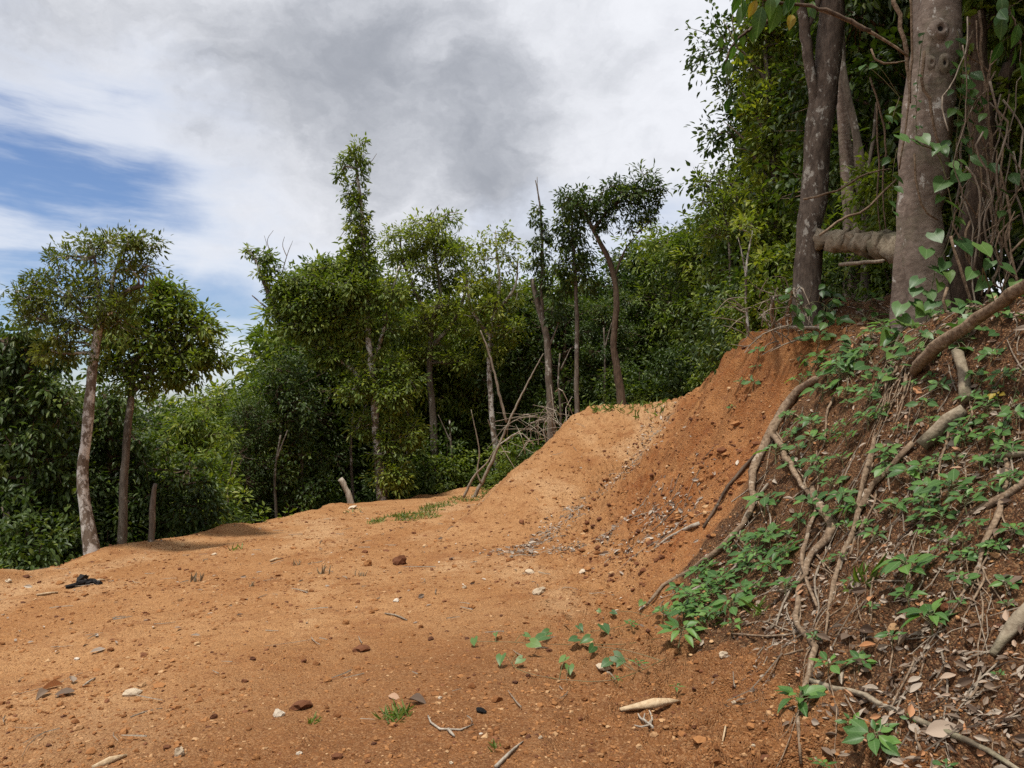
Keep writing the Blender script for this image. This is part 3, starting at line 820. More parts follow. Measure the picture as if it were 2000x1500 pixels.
# ------------------------------------------------------------------ the forest behind: six tree shapes, copied
protos = []
P_LEAF = [m_leaf_dark, m_leaf, m_leaf_dark, m_leaf, m_leaf_dark, m_leaf_dark]
for i in range(6):
    rng = np.random.default_rng(900 + i)
    a, tw_, lv = Acc(), Acc(), Acc()
    hgt = 8.0
    bend = rng.normal(0, .35, 2)
    tp = [(0, 0, -.6), (bend[0] * .3, bend[1] * .3, hgt * .3), (bend[0], bend[1], hgt * .6), (bend[0] * .5, bend[1] * 1.2, hgt * .88)]
    tube(a, tp, [.15, .13, .10, .04], n=18, sides=7, rng=rng, rough=.06)
    bl = []
    nb = 26
    for k in range(nb):
        f = (k + .5) / nb
        z = hgt * ((.16, .30, .24, .36, .28, .20)[i] + (.80, .66, .72, .60, .68, .76)[i] * f)
        wid = 1.55 * (math.sin(math.pi * min(1, .22 + .78 * f ** .9)) ** .6 + .12) * rng.uniform(.7, 1.1)
        an = k * 2.4 + rng.uniform(-.5, .5)
        rr = wid * rng.uniform(.35, .95)
        c = np.array([bend[0] * f + math.cos(an) * rr, bend[1] * f + math.sin(an) * rr, z])
        b = rng.uniform(.48, .8)
        bl.append((c, (b, b, b * rng.uniform(.55, .85))))
        base = np.array([bend[0] * f * .9, bend[1] * f * .9, z - rng.uniform(.3, .9)])
        tube(tw_, [base, (base + c) / 2 + rng.normal(0, .08, 3), c], [.045, .03, .012], n=6, sides=4, rng=rng, rough=.08, cap=False)
    crown_leaves(lv, bl, rng, (1.5, 1.2, 1.5, 1.1, 1.6, 1.3)[i], ((0.115, 0.052), (0.17, 0.062), (0.13, 0.07), (0.20, 0.072), (0.12, 0.045), (0.15, 0.08))[i], 15, .46, (.45, .7, .35, .6, .3, .5)[i], .12, tw_, .45)
    protos.append((a.mesh('trunk', m_bark_grey if i % 2 else m_bark_brown, smooth=True), tw_.mesh('twigs', m_bark_brown), lv.mesh('crown', P_LEAF[i])))
bushes = []
for i in range(4):
    rng = np.random.default_rng(950 + i)
    tw_, lv = Acc(), Acc()
    bl = []
    for k in range(12):
        an, rr = rng.uniform(0, 6.28), rng.uniform(0, 1.0)
        c = np.array([math.cos(an) * rr, math.sin(an) * rr, rng.uniform(.25, 2.2) * (1.1 - .35 * rr)])
        b = rng.uniform(.4, .7)
        bl.append((c, (b, b, b * .8)))
        tube(tw_, [(c[0] * .2, c[1] * .2, -.3), (c[0] * .6, c[1] * .6, c[2] * .5), c], [.03, .02, .008], n=6, sides=4, rng=rng, cap=False)
    crown_leaves(lv, bl, rng, 1.3, (0.125, 0.058), 12, .36, .5, .15, None, .4)
    bushes.append((tw_.mesh('stems', m_bark_brown), lv.mesh('foliage', [m_leaf_dark, m_leaf, m_leaf_dark, m_leaf][i])))


def plant_tree(k, x, y, top, label, group, width=1.0, rz=None):
    z = float(H(x, y))
    s = max(.25, (top - z) / 8.0)
    rng = np.random.default_rng(int(abs(x * 71 + y * 37)) + k)
    t = thing('forest_tree', label, 'tree', (x, y, z - .1), group)
    t.scale = (s * width, s * width, s)
    t.rotation_euler = (0, 0, rng.uniform(0, 6.28))
    for nm, me in zip(('trunk', 'twigs', 'crown'), protos[k % 6]):
        o = link(nm, me, t)
        if nm != 'trunk':
            o['kind'] = 'stuff'
    return t


def plant_bush(k, x, y, h, w, label, group):
    rng = np.random.default_rng(int(abs(x * 31 + y * 57)) + k)
    t = thing('forest_shrub', label, 'shrub', (x, y, float(H(x, y)) - .05), group)
    t.scale = (w, w, h / 2.5)
    t.rotation_euler = (0, 0, rng.uniform(0, 6.28))
    for nm, me in zip(('stems', 'foliage'), bushes[k % 4]):
        o = link(nm, me, t)
        o['kind'] = 'stuff'
    return t


FOREST = [  # (u, v of the top, distance, shape, width)
    (-20, 640, 15, 5, 1.1), (40, 680, 16, 2, 1.0), (95, 740, 15.5, 0, .9), (150, 760, 18, 5, 1.0), (215, 770, 18, 2, .9), (-60, 640, 17, 0, 1.1), (20, 690, 20, 2, 1.1), (95, 720, 19, 0, 1.0), (150, 790, 22, 3, 1.1), (230, 800, 20, 1, 1.0), (300, 800, 23, 2, 1.1), (370, 790, 21, 3, 1.0), (430, 760, 26, 1, 1.1), (470, 775, 23, 4, .9),
    (510, 770, 25, 1, .9), (545, 700, 27, 0, .9), (590, 660, 29, 2, 1.0), (640, 640, 28, 0, 1.0), (690, 600, 30, 5, 1.0), (740, 580, 31, 2, 1.0), (790, 600, 30, 1, 1.0), (840, 590, 33, 3, 1.0), (890, 610, 32, 4, 1.0), (940, 600, 31, 1, .9),
    (985, 540, 30, 3, .9), (1030, 560, 29, 2, 1.0), (1080, 570, 28, 0, 1.0), (1130, 570, 29, 5, 1.0), (1180, 580, 27, 2, 1.0), (1225, 560, 29, 0, 1.0), (1262, 470, 31, 5, 1.0), (1310, 450, 30, 1, 1.1), (1355, 445, 28, 0, 1.1), (1400, 400, 27, 3, 1.0),
    (1440, 360, 25, 2, 1.0), (1480, 300, 24, 1, 1.0), (400, 770, 34, 2, 1.2), (340, 780, 32, 0, 1.2), (470, 760, 36, 3, 1.2), (560, 720, 36, 5, 1.2), (250, 790, 34, 1, 1.2), (170, 780, 30, 4, 1.2), (90, 760, 28, 1, 1.2), (0, 740, 27, 3, 1.2), (650, 620, 38, 1, 1.2), (750, 600, 39, 0, 1.2), (850, 600, 40, 2, 1.2),
    (615, 560, 30.5, 3, 1.0), (665, 520, 31.5, 1, 1.0), (720, 500, 31.5, 5, 1.0), (775, 585, 32.5, 2, 1.0), (820, 585, 33.5, 5, 1.0), (870, 585, 32.5, 0, 1.0), (925, 585, 31.5, 3, 1.0), (975, 585, 31.5, 1, .9), (1015, 585, 30.5, 5, .9), (1055, 540, 30.5, 3, .9), (1105, 520, 30.5, 1, .9), (1160, 540, 31.0, 2, .9), (1240, 540, 30.5, 3, .9), (520, 735, 25.0, 3, .9), (560, 700, 24.5, 5, .9),
    (950, 600, 39, 5, 1.2), (1050, 560, 38, 3, 1.2), (1150, 560, 37, 0, 1.2), (1250, 520, 36, 1, 1.2), (1330, 460, 36, 2, 1.2), (1410, 420, 34, 5, 1.2)]
for u, v, Y, k, w in FOREST:
    p = px(u, v, Y)
    plant_tree(k, p[0], p[1], p[2] + .1, None, None, w)
HILL = [  # trees on the bank behind the big trunks, the last few unseen, added for shade: (x, y, height, shape)
    (6.0, 12.8, 8.5, 1), (6.4, 12.0, 9, 0), (7.0, 15.0, 11, 3), (7.6, 14.0, 10, 2), (8.2, 17.5, 12, 5), (8.6, 19.5, 11.5, 0), (8.8, 16.5, 11, 1), (9.2, 20.0, 12, 3), (7.6, 22.0, 11, 2), (10.5, 14.0, 10, 5), (6.3, 9.6, 8.5, 5), (7.4, 10.4, 9, 2),
    (8.9, 11.6, 9, 3), (6.9, 8.2, 8, 0), (8.2, 8.8, 8.5, 5), (9.8, 9.8, 9, 1), (7.9, 6.9, 8, 2), (9.6, 7.6, 9, 0), (11.5, 11.5, 10, 2), (6.4, 6.4, 7.5, 5), (12.5, 18, 12, 0), (11, 22, 12, 5), (6.2, 3.0, 9, 3), (7.4, 4.6, 9, 2), (6.6, .2, 9, 5), (7.2, -2.4, 9, 0), (8.6, 2.2, 10, 4)]
for x, y, h, k in HILL:
    plant_tree((0, 2, 2, 0, 4, 5)[k], x, y, float(H(x, y)) + h, None, None, 1.0)
SHRUBS = [(560, 965, 25.5, 3.2, 1.2), (610, 960, 26.5, 3.4, 1.3), (660, 955, 26.0, 3.2, 1.2), (720, 950, 27.2, 3.4, 1.3), (770, 960, 26.8, 3.0, 1.2), (820, 960, 27.4, 3.2, 1.3), (870, 955, 27.2, 3.6, 1.3), (915, 950, 26.9, 3.4, 1.3), (965, 900, 26.6, 3.2, 1.2), (1010, 870, 26.8, 3.0, 1.2), (1050, 850, 27, 3.2, 1.2),
          (1100, 800, 27.2, 2.8, 1.2), (1150, 790, 27, 3.0, 1.2), (1195, 790, 26.2, 2.6, 1.1), (1245, 790, 25.6, 2.8, 1.2), (1290, 780, 25.2, 2.8, 1.2), (1335, 770, 24.4, 3.0, 1.2), (1375, 760, 24.2, 3.2, 1.2),
          (500, 1020, 23.0, 3.4, 1.2), (455, 1040, 20.6, 3.4, 1.2), (410, 1050, 18.4, 3.2, 1.1), (360, 1060, 17.4, 3.2, 1.1), (310, 1070, 16.4, 3.0, 1.0), (250, 1090, 15.4, 2.8, 1.0), (190, 1100, 15.2, 2.8, 1.0), (110, 1110, 14.2, 2.6, .9), (30, 1120, 12.8, 2.4, .9), (-40, 1130, 12.4, 2.6, .9),
          (530, 1000, 26.4, 3.4, 1.3), (70, 1110, 15.6, 3, 1.0), (150, 1100, 16.8, 3, 1.0), (1010, 930, 25.4, 2.2, .9), (1060, 860, 25.2, 1.8, .8), (985, 960, 25.0, 1.6, .7)]
for i, (u, v, Y, h, w) in enumerate(SHRUBS):
    h *= (.55, .95, .7, .45, .8)[i % 5]
    x = (u - 1000) / F * Y
    plant_bush(i, x, Y, h, w, None, None)
for i, (x, y, h, w) in enumerate([(4.9, 12.6, 2.2, .9), (5.0, 15.2, 2.4, 1.0), (5.4, 17.6, 2.4, 1.0), (5.7, 20, 2.4, 1.0), (5.2, 10.2, 2.0, .8), (5.9, 8.6, 2.2, .9), (5.6, 11.4, 2.2, .9), (6.2, 7.2, 2.2, .9), (5.6, 6.2, 1.8, .8), (6.6, 5.6, 2.2, .9), (7.2, 9.4, 2.6, 1.1), (4.5, 11.2, 1.3, .6), (4.7, 14.0, 1.6, .7)]):
    plant_bush(i + 1, x, y, h, w, None, None)
# ------------------------------------------------------------------ the big trees on the bank at the right
T_BIG = tree('big_trunk_tree', 'thickest tree, smooth reddish brown trunk with knot holes on top of the bank', (1808, 655), 7.0,
             [(1808, 660), (1802, 600), (1796, 520), (1795, 450), (1799, 400), (1811, 300), (1819, 200), (1829, 100), (1832, 0), (1838, -200), (1850, -420)],
             [104, 84, 78, 89, 91, 87, 86, 88, 80, 72, 60],
             [([(1836, -150), (1700, -330), (1500, -480)], [46, 36, 16]), ([(1850, -400), (1960, -560), (2100, -680)], [44, 32, 14]), ([(1845, -380), (1780, -560), (1720, -700, -.8)], [40, 30, 14])],
             [], m_bark_big, m_leaf_dark, sides=18)
rngb = rng_of('overhead crown')
lv, tw_ = Acc(), Acc()
bl = []
for k in range(20):
    c = np.array([rngb.uniform(2.8, 6.6), rngb.uniform(5.6, 10.0), rngb.uniform(7.6, 9.8)])
    bl.append((c, (.85, .85, .5)))
    tube(tw_, [np.array([3.95, 7.0, 6.8]) + rngb.normal(0, .2, 3), (c + np.array([3.9, 7, 7.2])) / 2, c], [.05, .035, .015], n=8, sides=5, rng=rngb, rough=.08, cap=False)
crown_leaves(lv, bl, rngb, .75, (0.20, 0.085), 14, .5, .5, .1, None, .4)
tw_.obj('twigs', m_bark_brown, T_BIG, kind='stuff')
lv.obj('crown', m_leaf_dark, T_BIG, kind='stuff')

m_hollow, N = mat_new('hollow_shade_wood')  # near-black rotten wood that also paints the shade inside the hollow
N.n('ShaderNodeOutputMaterial', {0: N.n('ShaderNodeBsdfPrincipled', {'Base Color': (0.012, 0.009, 0.007, 1), 'Roughness': 0.95}).outputs[0]})


def knot(parent, u, v, Y, r, squash=1.5, hole=True):
    """a raised lip around a dark hollow, on the side of the trunk that faces the clearing"""
    c = px(u, v, Y)
    rad = np.array([0, .35, .55, .75, 1.0, 1.5])
    hgt = np.array([-.30, -.16, .12, .20, .08, -.30]) * r
    k = 16
    an = np.arange(k) / k * 2 * math.pi
    rr = rng_of('knot%d%d' % (u, v))
    V = []
    for a, h in zip(rad, hgt):
        wob = 1 + rr.normal(0, .06, k)
        V.append(np.stack([c[0] + np.cos(an) * a * r * wob, np.full(k, c[1]) - h + .35 * (np.cos(an) * a * r) ** 2 / .22, c[2] + np.sin(an) * a * r * squash * wob], -1))
    V = np.concatenate(V)
    i, j = np.meshgrid(np.arange(len(rad) - 1), np.arange(k), indexing='ij')
    q = np.stack([i * k + j, (i + 1) * k + j, (i + 1) * k + (j + 1) % k, i * k + (j + 1) % k], -1).reshape(-1, 4)
    me = make_mesh('knot_hole', V - np.array(parent.location), [q], [m_bark_big, m_hollow], smooth=True, fmat=(np.repeat([1, 0, 0, 0, 0], k) if hole else np.zeros(k * 5)))
    link('knot_hole', me, parent)


knot(T_BIG, 1838, 55, 6.765, .062, 1.1)
knot(T_BIG, 1846, 122, 6.775, .036, 1.7)
knot(T_BIG, 1820, 122, 6.775, .030, 1.5, False)

tree('forked_spotted_tree', 'spotted dark trunk that forks high up, left neighbour of the thickest tree', (1578, 575), 8.6,
     [(1577, 580), (1578, 540), (1583, 450), (1590, 370), (1598, 300), (1608, 200), (1619, 100), (1625, 20), (1632, -120), (1645, -330)], [54, 46, 45, 46, 47, 46, 45, 42, 38, 26],
     [([(1586, 330), (1583, 260), (1590, 200), (1580, 120), (1572, 60), (1560, 0), (1540, -90)], [20, 21, 21, 21, 20, 18, 12]), ([(1572, 60), (1590, 30), (1600, -10), (1605, -80)], [12, 10, 9, 6]), ([(1640, -250), (1580, -380), (1500, -470)], [26, 18, 8])],
     [(1560, -150, 70, 40), (1640, -260, 90, 50), (1700, -330, 90, 50), (1560, -330, 90, 50), (1600, -420, 110, 60), (1500, -420, 90, 50), (1720, -430, 110, 60)],
     m_bark_spot, m_leaf_dark, (0.17, 0.07), .9, 14, .45, .45, sides=12)
tree('fluted_trunk_tree', 'fluted reddish trunk standing in shade between the two big trunks', (1660, 460), 11.0,
     [(1664, 470), (1660, 400), (1652, 300), (1646, 200), (1640, 80), (1636, -60)], [40, 34, 30, 27, 24, 20], [([(1672, 470), (1674, 380), (1670, 250)], [16, 13, 8])], [], m_bark_big, m_leaf_dark)
tree('bent_grey_tree', 'thin grey trunk bending right, close beside the fluted reddish trunk', (1692, 460), 10.7,
     [(1692, 470), (1692, 400), (1682, 320), (1668, 240), (1652, 170), (1640, 90), (1634, 0), (1640, -100)], [24, 24, 22, 20, 18, 16, 14, 10], [([(1690, 350), (1705, 280), (1712, 200)], [9, 7, 5])], [], m_bark_grey, m_leaf_dark)
tree('vine_tangled_tree', 'leaning trunk tangled in vines at the right edge, behind the thickest tree', (1885, 600), 7.9,
     [(1876, 610), (1888, 520), (1905, 420), (1918, 320), (1914, 200), (1908, 80), (1906, -80), (1900, -250)], [58, 52, 50, 44, 36, 30, 26, 20], [([(1918, 300), (1945, 200), (1972, 130)], [24, 24, 26]), ([(1908, 80), (1950, 20), (2000, -40)], [14, 10, 6])],
     [(1950, 30, 50, 40), (1990, 80, 50, 50), (2020, 180, 50, 50), (1970, 0, 50, 40), (2010, 250, 50, 50), (1985, 330, 40, 44), (2030, 380, 50, 60), (1960, 200, 28, 40), (1900, -60, 60, 40), (2040, 0, 60, 60)],
     m_bark_brown, m_leaf, (0.15, 0.058), 1.6, 12, .36, .6, .25)
tree('leafy_edge_tree', 'tall leafy tree against the sky at the left side of the bank forest', (1520, 660), 14.2,
     [(1522, 660), (1520, 560), (1516, 400), (1506, 250), (1496, 120), (1490, 0), (1490, -100)], [22, 21, 19, 16, 12, 9, 5],
     [([(1510, 300), (1480, 230), (1450, 180)], [9, 6, 3]), ([(1514, 380), (1470, 300), (1440, 290)], [9, 6, 2]), ([(1500, 160), (1460, 110), (1430, 85)], [8, 5, 2])],
     [(1464, 70, 23, 16), (1472, 105, 22, 18), (1483, 60, 25, 22), (1489, 130, 32, 26), (1472, 200, 20, 18), (1500, 80, 32, 30), (1494, 190, 32, 28), (1520, 150, 32, 30), (1483, 240, 27, 26), (1510, 260, 32, 30), (1476, 300, 20, 20), (1494, 320, 31, 28), (1530, 330, 32, 30), (1489, 380, 27, 26), (1520, 400, 32, 30),
      (1483, 440, 27, 26), (1505, 460, 31, 28), (1540, 480, 31, 30), (1489, 510, 29, 28), (1520, 530, 31, 30), (1478, 570, 25, 26), (1500, 590, 31, 28), (1545, 570, 23, 26), (1489, 20, 27, 22), (1530, 30, 36, 30), (1545, 230, 27, 40), (1550, 90, 31, 40), (1500, -40, 45, 36), (1472, 640, 20, 20)],
     m_bark_grey, m_leaf, (0.125, 0.054), 2.0, 14, .34, .45, .1, dead=[([(1440, 90), (1424, 60), (1412, 40)], [3, 2, 1]), ([(1440, 75), (1430, 40), (1436, 10)], [3, 2, 1]), ([(1450, 70), (1455, 30), (1462, 0)], [3, 2, 1]), ([(1452, 270), (1430, 250), (1412, 236)], [4, 2, 1])])
tree('thin_sky_tree', 'thin airy treetop with sparse leaves against the sky left of the bank forest', (1440, 690), 19.0,
     [(1432, 700), (1428, 600), (1424, 480), (1412, 400), (1404, 345)], [9, 8, 6, 4, 2], [([(1424, 470), (1395, 400), (1376, 350)], [4, 3, 1]), ([(1412, 400), (1432, 360), (1445, 335)], [4, 2, 1])],
     [(1376, 355, 16, 10), (1404, 340, 18, 9), (1395, 380, 22, 12), (1425, 355, 20, 10), (1370, 395, 16, 10), (1415, 405, 26, 16), (1385, 425, 20, 14), (1440, 390, 26, 18), (1430, 440, 36, 24), (1400, 460, 30, 22)],
     m_bark_grey, m_leaf, (0.12, 0.05), 1.0, 12, .36, .4)
tree('pale_sapling', 'slender pale sapling stem standing at the top of the cut bank', (1455, 655), 12.6,
     [(1462, 660), (1458, 600), (1458, 520), (1470, 450)], [8, 7, 6, 3], [([(1458, 540), (1448, 490), (1440, 460)], [4, 3, 1])], [(1470, 430, 24, 18), (1445, 450, 20, 16)], m_bark_pale, m_leaf_light, (0.11, 0.048), 1.4, 12, .3, .4)

# ------------------------------------------------------------------ logs, branches and roots of the bank


def wood_piece(name, label, cat, P, w, mat, sides=9, rng=None, rough=.07, jitter=.12, group=None, n=None):
    """one free lying or hanging piece; w are diameters in metres"""
    rng = rng or rng_of(label)
    P = np.asarray(P)
    a = Acc()
    tube(a, P, np.asarray(w) / 2, n=n, sides=sides, rng=rng, rough=rough, jitter=jitter)
    o = P[len(P) // 2]
    return tag(a.obj(name, mat, None, tuple(o), True), label, cat, group)


def on_ground(path, w, lift=.35, thin=.78):
    """path in the photograph dropped on the ground; w are widths in photo pixels -> points, diameters"""
    P = np.array([hit(p[0], p[1]) for p in path])
    d = np.interp(np.linspace(0, 1, len(P)), np.linspace(0, 1, len(w)), w) * P[:, 1] / F * thin
    N_ = Hn(P[:, 0], P[:, 1], .12)
    ex = np.array([p[2] if len(p) > 2 else 0 for p in path])
    return P + N_ * (d * lift + ex)[:, None], d


def ground_piece(name, label, cat, path, w, mat, lift=.35, **k):
    P, d = on_ground(path, w, lift)
    return wood_piece(name, label, cat, P, d, mat, **k)


wood_piece('fallen_log', 'mossy log wedged crosswise between the two big trunks', 'log', [px(1602, 470, 8.5), px(1650, 474, 8.2), px(1700, 480, 7.9), px(1765, 490, 7.5)], np.array([40, 44, 50, 58]) * 8 / F, m_log, 14, rough=.10, n=26)
wood_piece('thin_pole', 'thin pale pole lying below the mossy log between the big trunks', 'branch', [px(1640, 516, 8.0), px(1680, 513, 7.8), px(1725, 510, 7.5)], [.035, .04, .035], m_twig)
b1 = hit(1787, 735)
wood_piece('dead_branch', 'long split dead branch slanting down from the right edge to the vine leaves', 'branch',
           [px(2080, 500, b1[1] - 1.5), px(2000, 560, b1[1] - 1.15), px(1925, 612, b1[1] - .8), px(1850, 664, b1[1] - .45), px(1815, 690, b1[1] - .25), b1 + [0, 0, .02]], np.array([24, 23, 22, 22, 27, 20]) * 5.2 / F, m_root, 10, rough=.10)
ground_piece('cut_log', 'short pale cut log lying on the leaf litter slope', 'log', [(1893, 805), (1868, 826), (1845, 848), (1812, 884)], [30, 34, 36, 36], m_log, .5, sides=14, rough=.03)
ground_piece('curved_log', 'curved pale log reaching up from the short cut log', 'log', [(1878, 690), (1886, 725), (1893, 762), (1893, 790)], [24, 26, 28, 28], m_log, .5, sides=12)
ROOTS = [
    ('hanging_root', 'long root running from the bank edge down the left border of the plants', 'root', [(1600, 742), (1567, 767), (1540, 805), (1517, 843), (1494, 890), (1477, 930), (1477, 970), (1468, 1010), (1440, 1046), (1405, 1080), (1372, 1106), (1335, 1126), (1300, 1146), (1264, 1186)], [14, 20, 20, 18, 16, 14, 13, 10, 6], .6),
    ('forked_root', 'root splitting off the long border root and winding down to the thick curl', 'root', [(1517, 858), (1535, 885), (1550, 910), (1577, 957), (1600, 985), (1596, 1015), (1584, 1046), (1574, 1085), (1572, 1110), (1584, 1150), (1600, 1190)], [16, 18, 16, 13, 12, 12, 11, 9], .7),
    ('curled_root', 'thick curled root bulging right in the middle of the plants', 'root', [(1594, 960), (1604, 985), (1626, 1010), (1634, 1032), (1622, 1062), (1596, 1085), (1582, 1102), (1578, 1130), (1560, 1150)], [13, 18, 22, 24, 24, 22, 18, 14, 12], .6),
    ('straight_root', 'straight pale root coming down right of the thick curl', 'root', [(1790, 870), (1765, 895), (1743, 920), (1718, 945), (1700, 968), (1682, 1010), (1662, 1065), (1646, 1100), (1632, 1138), (1620, 1206), (1612, 1250)], [14, 14, 13, 12, 11, 8, 5], .7),
    ('twin_root', 'second strand close beside the straight pale root', 'root', [(1712, 850), (1706, 905), (1690, 960), (1678, 1010), (1672, 1050), (1664, 1085)], [8, 14, 14, 12, 9, 5], .7),
    ('lower_root', 'knobbly root snaking down to the bottom from below the thick curl', 'root', [(1560, 1150), (1563, 1180), (1558, 1210), (1572, 1238), (1594, 1260), (1600, 1275), (1588, 1300), (1584, 1325), (1572, 1354), (1562, 1390), (1560, 1430), (1565, 1498)], [12, 16, 17, 17, 17, 14, 10, 8, 8], .6),
    ('fallen_branch', 'long grey branch lying across the bottom corner from the knobbly root', 'branch', [(1580, 1334), (1620, 1348), (1680, 1366), (1740, 1388), (1800, 1412), (1880, 1450), (1960, 1490), (2040, 1535)], [13, 16, 15, 15, 14, 12], .6),
    ('side_root', 'dark root descending near the right edge past the bark slab', 'root', [(1966, 890), (1970, 930), (1955, 1000), (1940, 1035), (1930, 1060), (1918, 1105), (1900, 1140), (1880, 1166), (1856, 1194)], [9, 9, 10, 14, 14, 11, 10, 7, 4], .7),
    ('root_tendril', 'thin tendril branching off the dark root near the right edge', 'root', [(1919, 1105), (1930, 1140), (1948, 1160), (1960, 1178), (1966, 1190)], [5, 5, 4, 3], .8),
    ('edge_branch', 'grey branch end lying level at the right edge', 'branch', [(1937, 893), (1960, 894), (1985, 893), (2030, 890)], [9, 12, 12, 12], .6),
    ('bark_slab', 'curved slab of dead bark lying near the right edge', 'bark piece', [(1897, 1007), (1925, 994), (1955, 977), (1985, 958), (2010, 940)], [10, 17, 18, 18, 14], .4),
    ('corner_log', 'pale log end at the right edge above the bottom corner', 'log', [(1944, 1286), (1962, 1268), (1982, 1245), (2030, 1190)], [16, 26, 32, 36], .5),
    ('dark_stick', 'dark straight stick leaning on the red bank face', 'branch', [(1500, 868), (1462, 912), (1427, 952), (1400, 996), (1377, 1034)], [8, 8, 8, 7, 6], .9),
    ('grey_stick', 'weathered grey stick at the foot of the red bank face', 'branch', [(1370, 1026), (1345, 1036), (1312, 1052), (1280, 1070)], [11, 9, 8, 4], .6),
    ('loop_root', 'thin dark root lying level left of the knobbly root', 'root', [(1430, 1240), (1460, 1245), (1496, 1247), (1530, 1246), (1562, 1240)], [5, 6, 6, 6, 5], .7),
    ('wavy_root', 'thin wavy root just above the level dark root', 'root', [(1440, 1228), (1470, 1219), (1498, 1217), (1520, 1226), (1552, 1236)], [4, 5, 5, 4, 3], .7),
    ('pale_stick', 'pale curved stick among the leaves below the long border root', 'branch', [(1500, 1080), (1470, 1094), (1445, 1105), (1422, 1124)], [6, 7, 7, 5], .8),
    ('white_stick', 'pale broken stick under the low seedlings at the plants left border', 'branch', [(1385, 1142), (1360, 1155), (1340, 1164)], [9, 10, 7], .6),
    ('split_stick', 'pale splintered stick near the bottom left of the knobbly root', 'branch', [(1418, 1424), (1414, 1440), (1410, 1458)], [5, 6, 3], .6),
    ('short_root', 'short thin root on bare soil left of the knobbly root', 'root', [(1570, 1274), (1545, 1278), (1528, 1282), (1510, 1285)], [5, 5, 4, 2], .6),
    ('upright_stick', 'thin stick rising through the leaf litter right of the bottom root', 'branch', [(1790, 1426), (1796, 1460), (1812, 1498)], [5, 7, 8], .7),
    ('litter_stick', 'thin brown stick lying over the leaf litter beside the long grey branch', 'branch', [(1990, 1340), (1930, 1352), (1870, 1366), (1830, 1392)], [4, 5, 5, 3], .8),
    ('bent_root', 'pale root bent in a hook on the crest of the cut bank', 'root', [(1545, 548), (1533, 560), (1524, 600), (1514, 640), (1518, 650), (1545, 645), (1565, 648), (1610, 645)], [8, 10, 12, 12, 12, 12, 10, 8], .9),
    ('crest_root', 'pale root running straight beside the hooked root on the bank crest', 'root', [(1538, 560), (1532, 600), (1526, 640)], [8, 9, 8], 1.2),
    ('winding_root', 'thin winding pale root dropping to the hooked root on the crest', 'root', [(1520, 545), (1516, 560), (1535, 585), (1545, 615), (1562, 635), (1580, 645), (1606, 648)], [4, 6, 7, 8, 9, 9, 6], 1.5),
]
for nm, lab, cat, path, w, lift in ROOTS:
    mat = {'fallen_branch': m_log, 'edge_branch': m_log, 'corner_log': m_log, 'grey_stick': m_dead, 'pale_stick': m_dead, 'white_stick': m_dead, 'dark_stick': m_bark_brown, 'split_stick': m_cutwood, 'bent_root': m_dead, 'crest_root': m_dead, 'winding_root': m_dead, 'thin_pole': m_twig}.get(nm, m_root)
    ground_piece(nm, lab, cat, path, w, mat, lift, rough=.12, jitter=.26)

THIN = []
for i in range(52):
    rr = rng_of('thin root %d' % i)
    while True:
        u, v = rr.uniform(1480, 1990), rr.uniform(770, 1400)
        if u > 1480 + max(0, v - 1000) * .25 and v < 1450:
            break
    du, dv = rr.uniform(-60, 10), rr.uniform(50, 130)
    pth, a0 = [(u, v)], rr.uniform(0, 6)
    for k in range(5):
        u += du / 3 + 9 * math.sin(a0 + k * 1.6)
        v += dv / 3
        pth.append((u, min(v, 1520)))
    w = rr.uniform(3, 7)
    THIN.append((ground_piece('thin_root', 'thin winding root %d' % i, 'root', pth, [w, w * .9, w * .7, w * .3], m_root if i % 3 else m_twig, 1.0, sides=5, rough=.06, jitter=.3, group='thin roots on the bank'), pth[2]))
for o in [q for q in COL.objects if q.name.split('.')[0] in ('hanging_root', 'forked_root', 'curled_root', 'straight_root', 'lower_root', 'side_root', 'twin_root')]:
    rr = rng_of('rootlets ' + o['label'])
    pth = [r_ for r_ in ROOTS if r_[1] == o['label']][0][3]
    for k in range(rr.integers(4, 8)):
        u, v = pth[rr.integers(1, len(pth) - 1)][:2]
        sd = rr.choice([-1, 1])
        q = [(u, v)]
        for m in range(3):
            u += sd * rr.uniform(4, 22)
            v += rr.uniform(6, 26)
            q.append((u, min(v, 1510)))
        P, d = on_ground(q, [6, 4.5, 3, 1.5], .5)
        a = Acc()
        tube(a, P, d / 2, n=9, sides=5, rng=rr, rough=.1, jitter=.3)
        a.obj('rootlet', m_root, o)
# root mats: fine roots hanging over the bare edge below the dead branch
rng = rng_of('fine roots')
t_ = thing('root_tuft', 'tuft of fine hanging roots below the foot of the split dead branch', 'roots', tuple(hit(1745, 740)))
for k in range(26):
    u0, v0 = rng.uniform(1715, 1790), rng.uniform(715, 760)
    u1, v1 = u0 - rng.uniform(10, 75), v0 + rng.uniform(45, 115)
    a = Acc()
    P = [hit(u0, v0), hit((u0 + u1) / 2 + rng.uniform(-6, 10), (v0 + v1) / 2), hit(u1, v1)]
    P = [p + np.array([-.01, -.05, .04]) * rng.uniform(.3, 1.3) for p in P]
    tube(a, P, np.array([rng.uniform(.004, .010), .005, .0025]), n=9, sides=4, rng=rng, jitter=.5)
    a.obj('root', m_root, t_)
t_ = thing('root_tuft', 'thin roots and dry sticks poking out of the bank crest around the hooked root', 'roots', tuple(hit(1490, 665)))
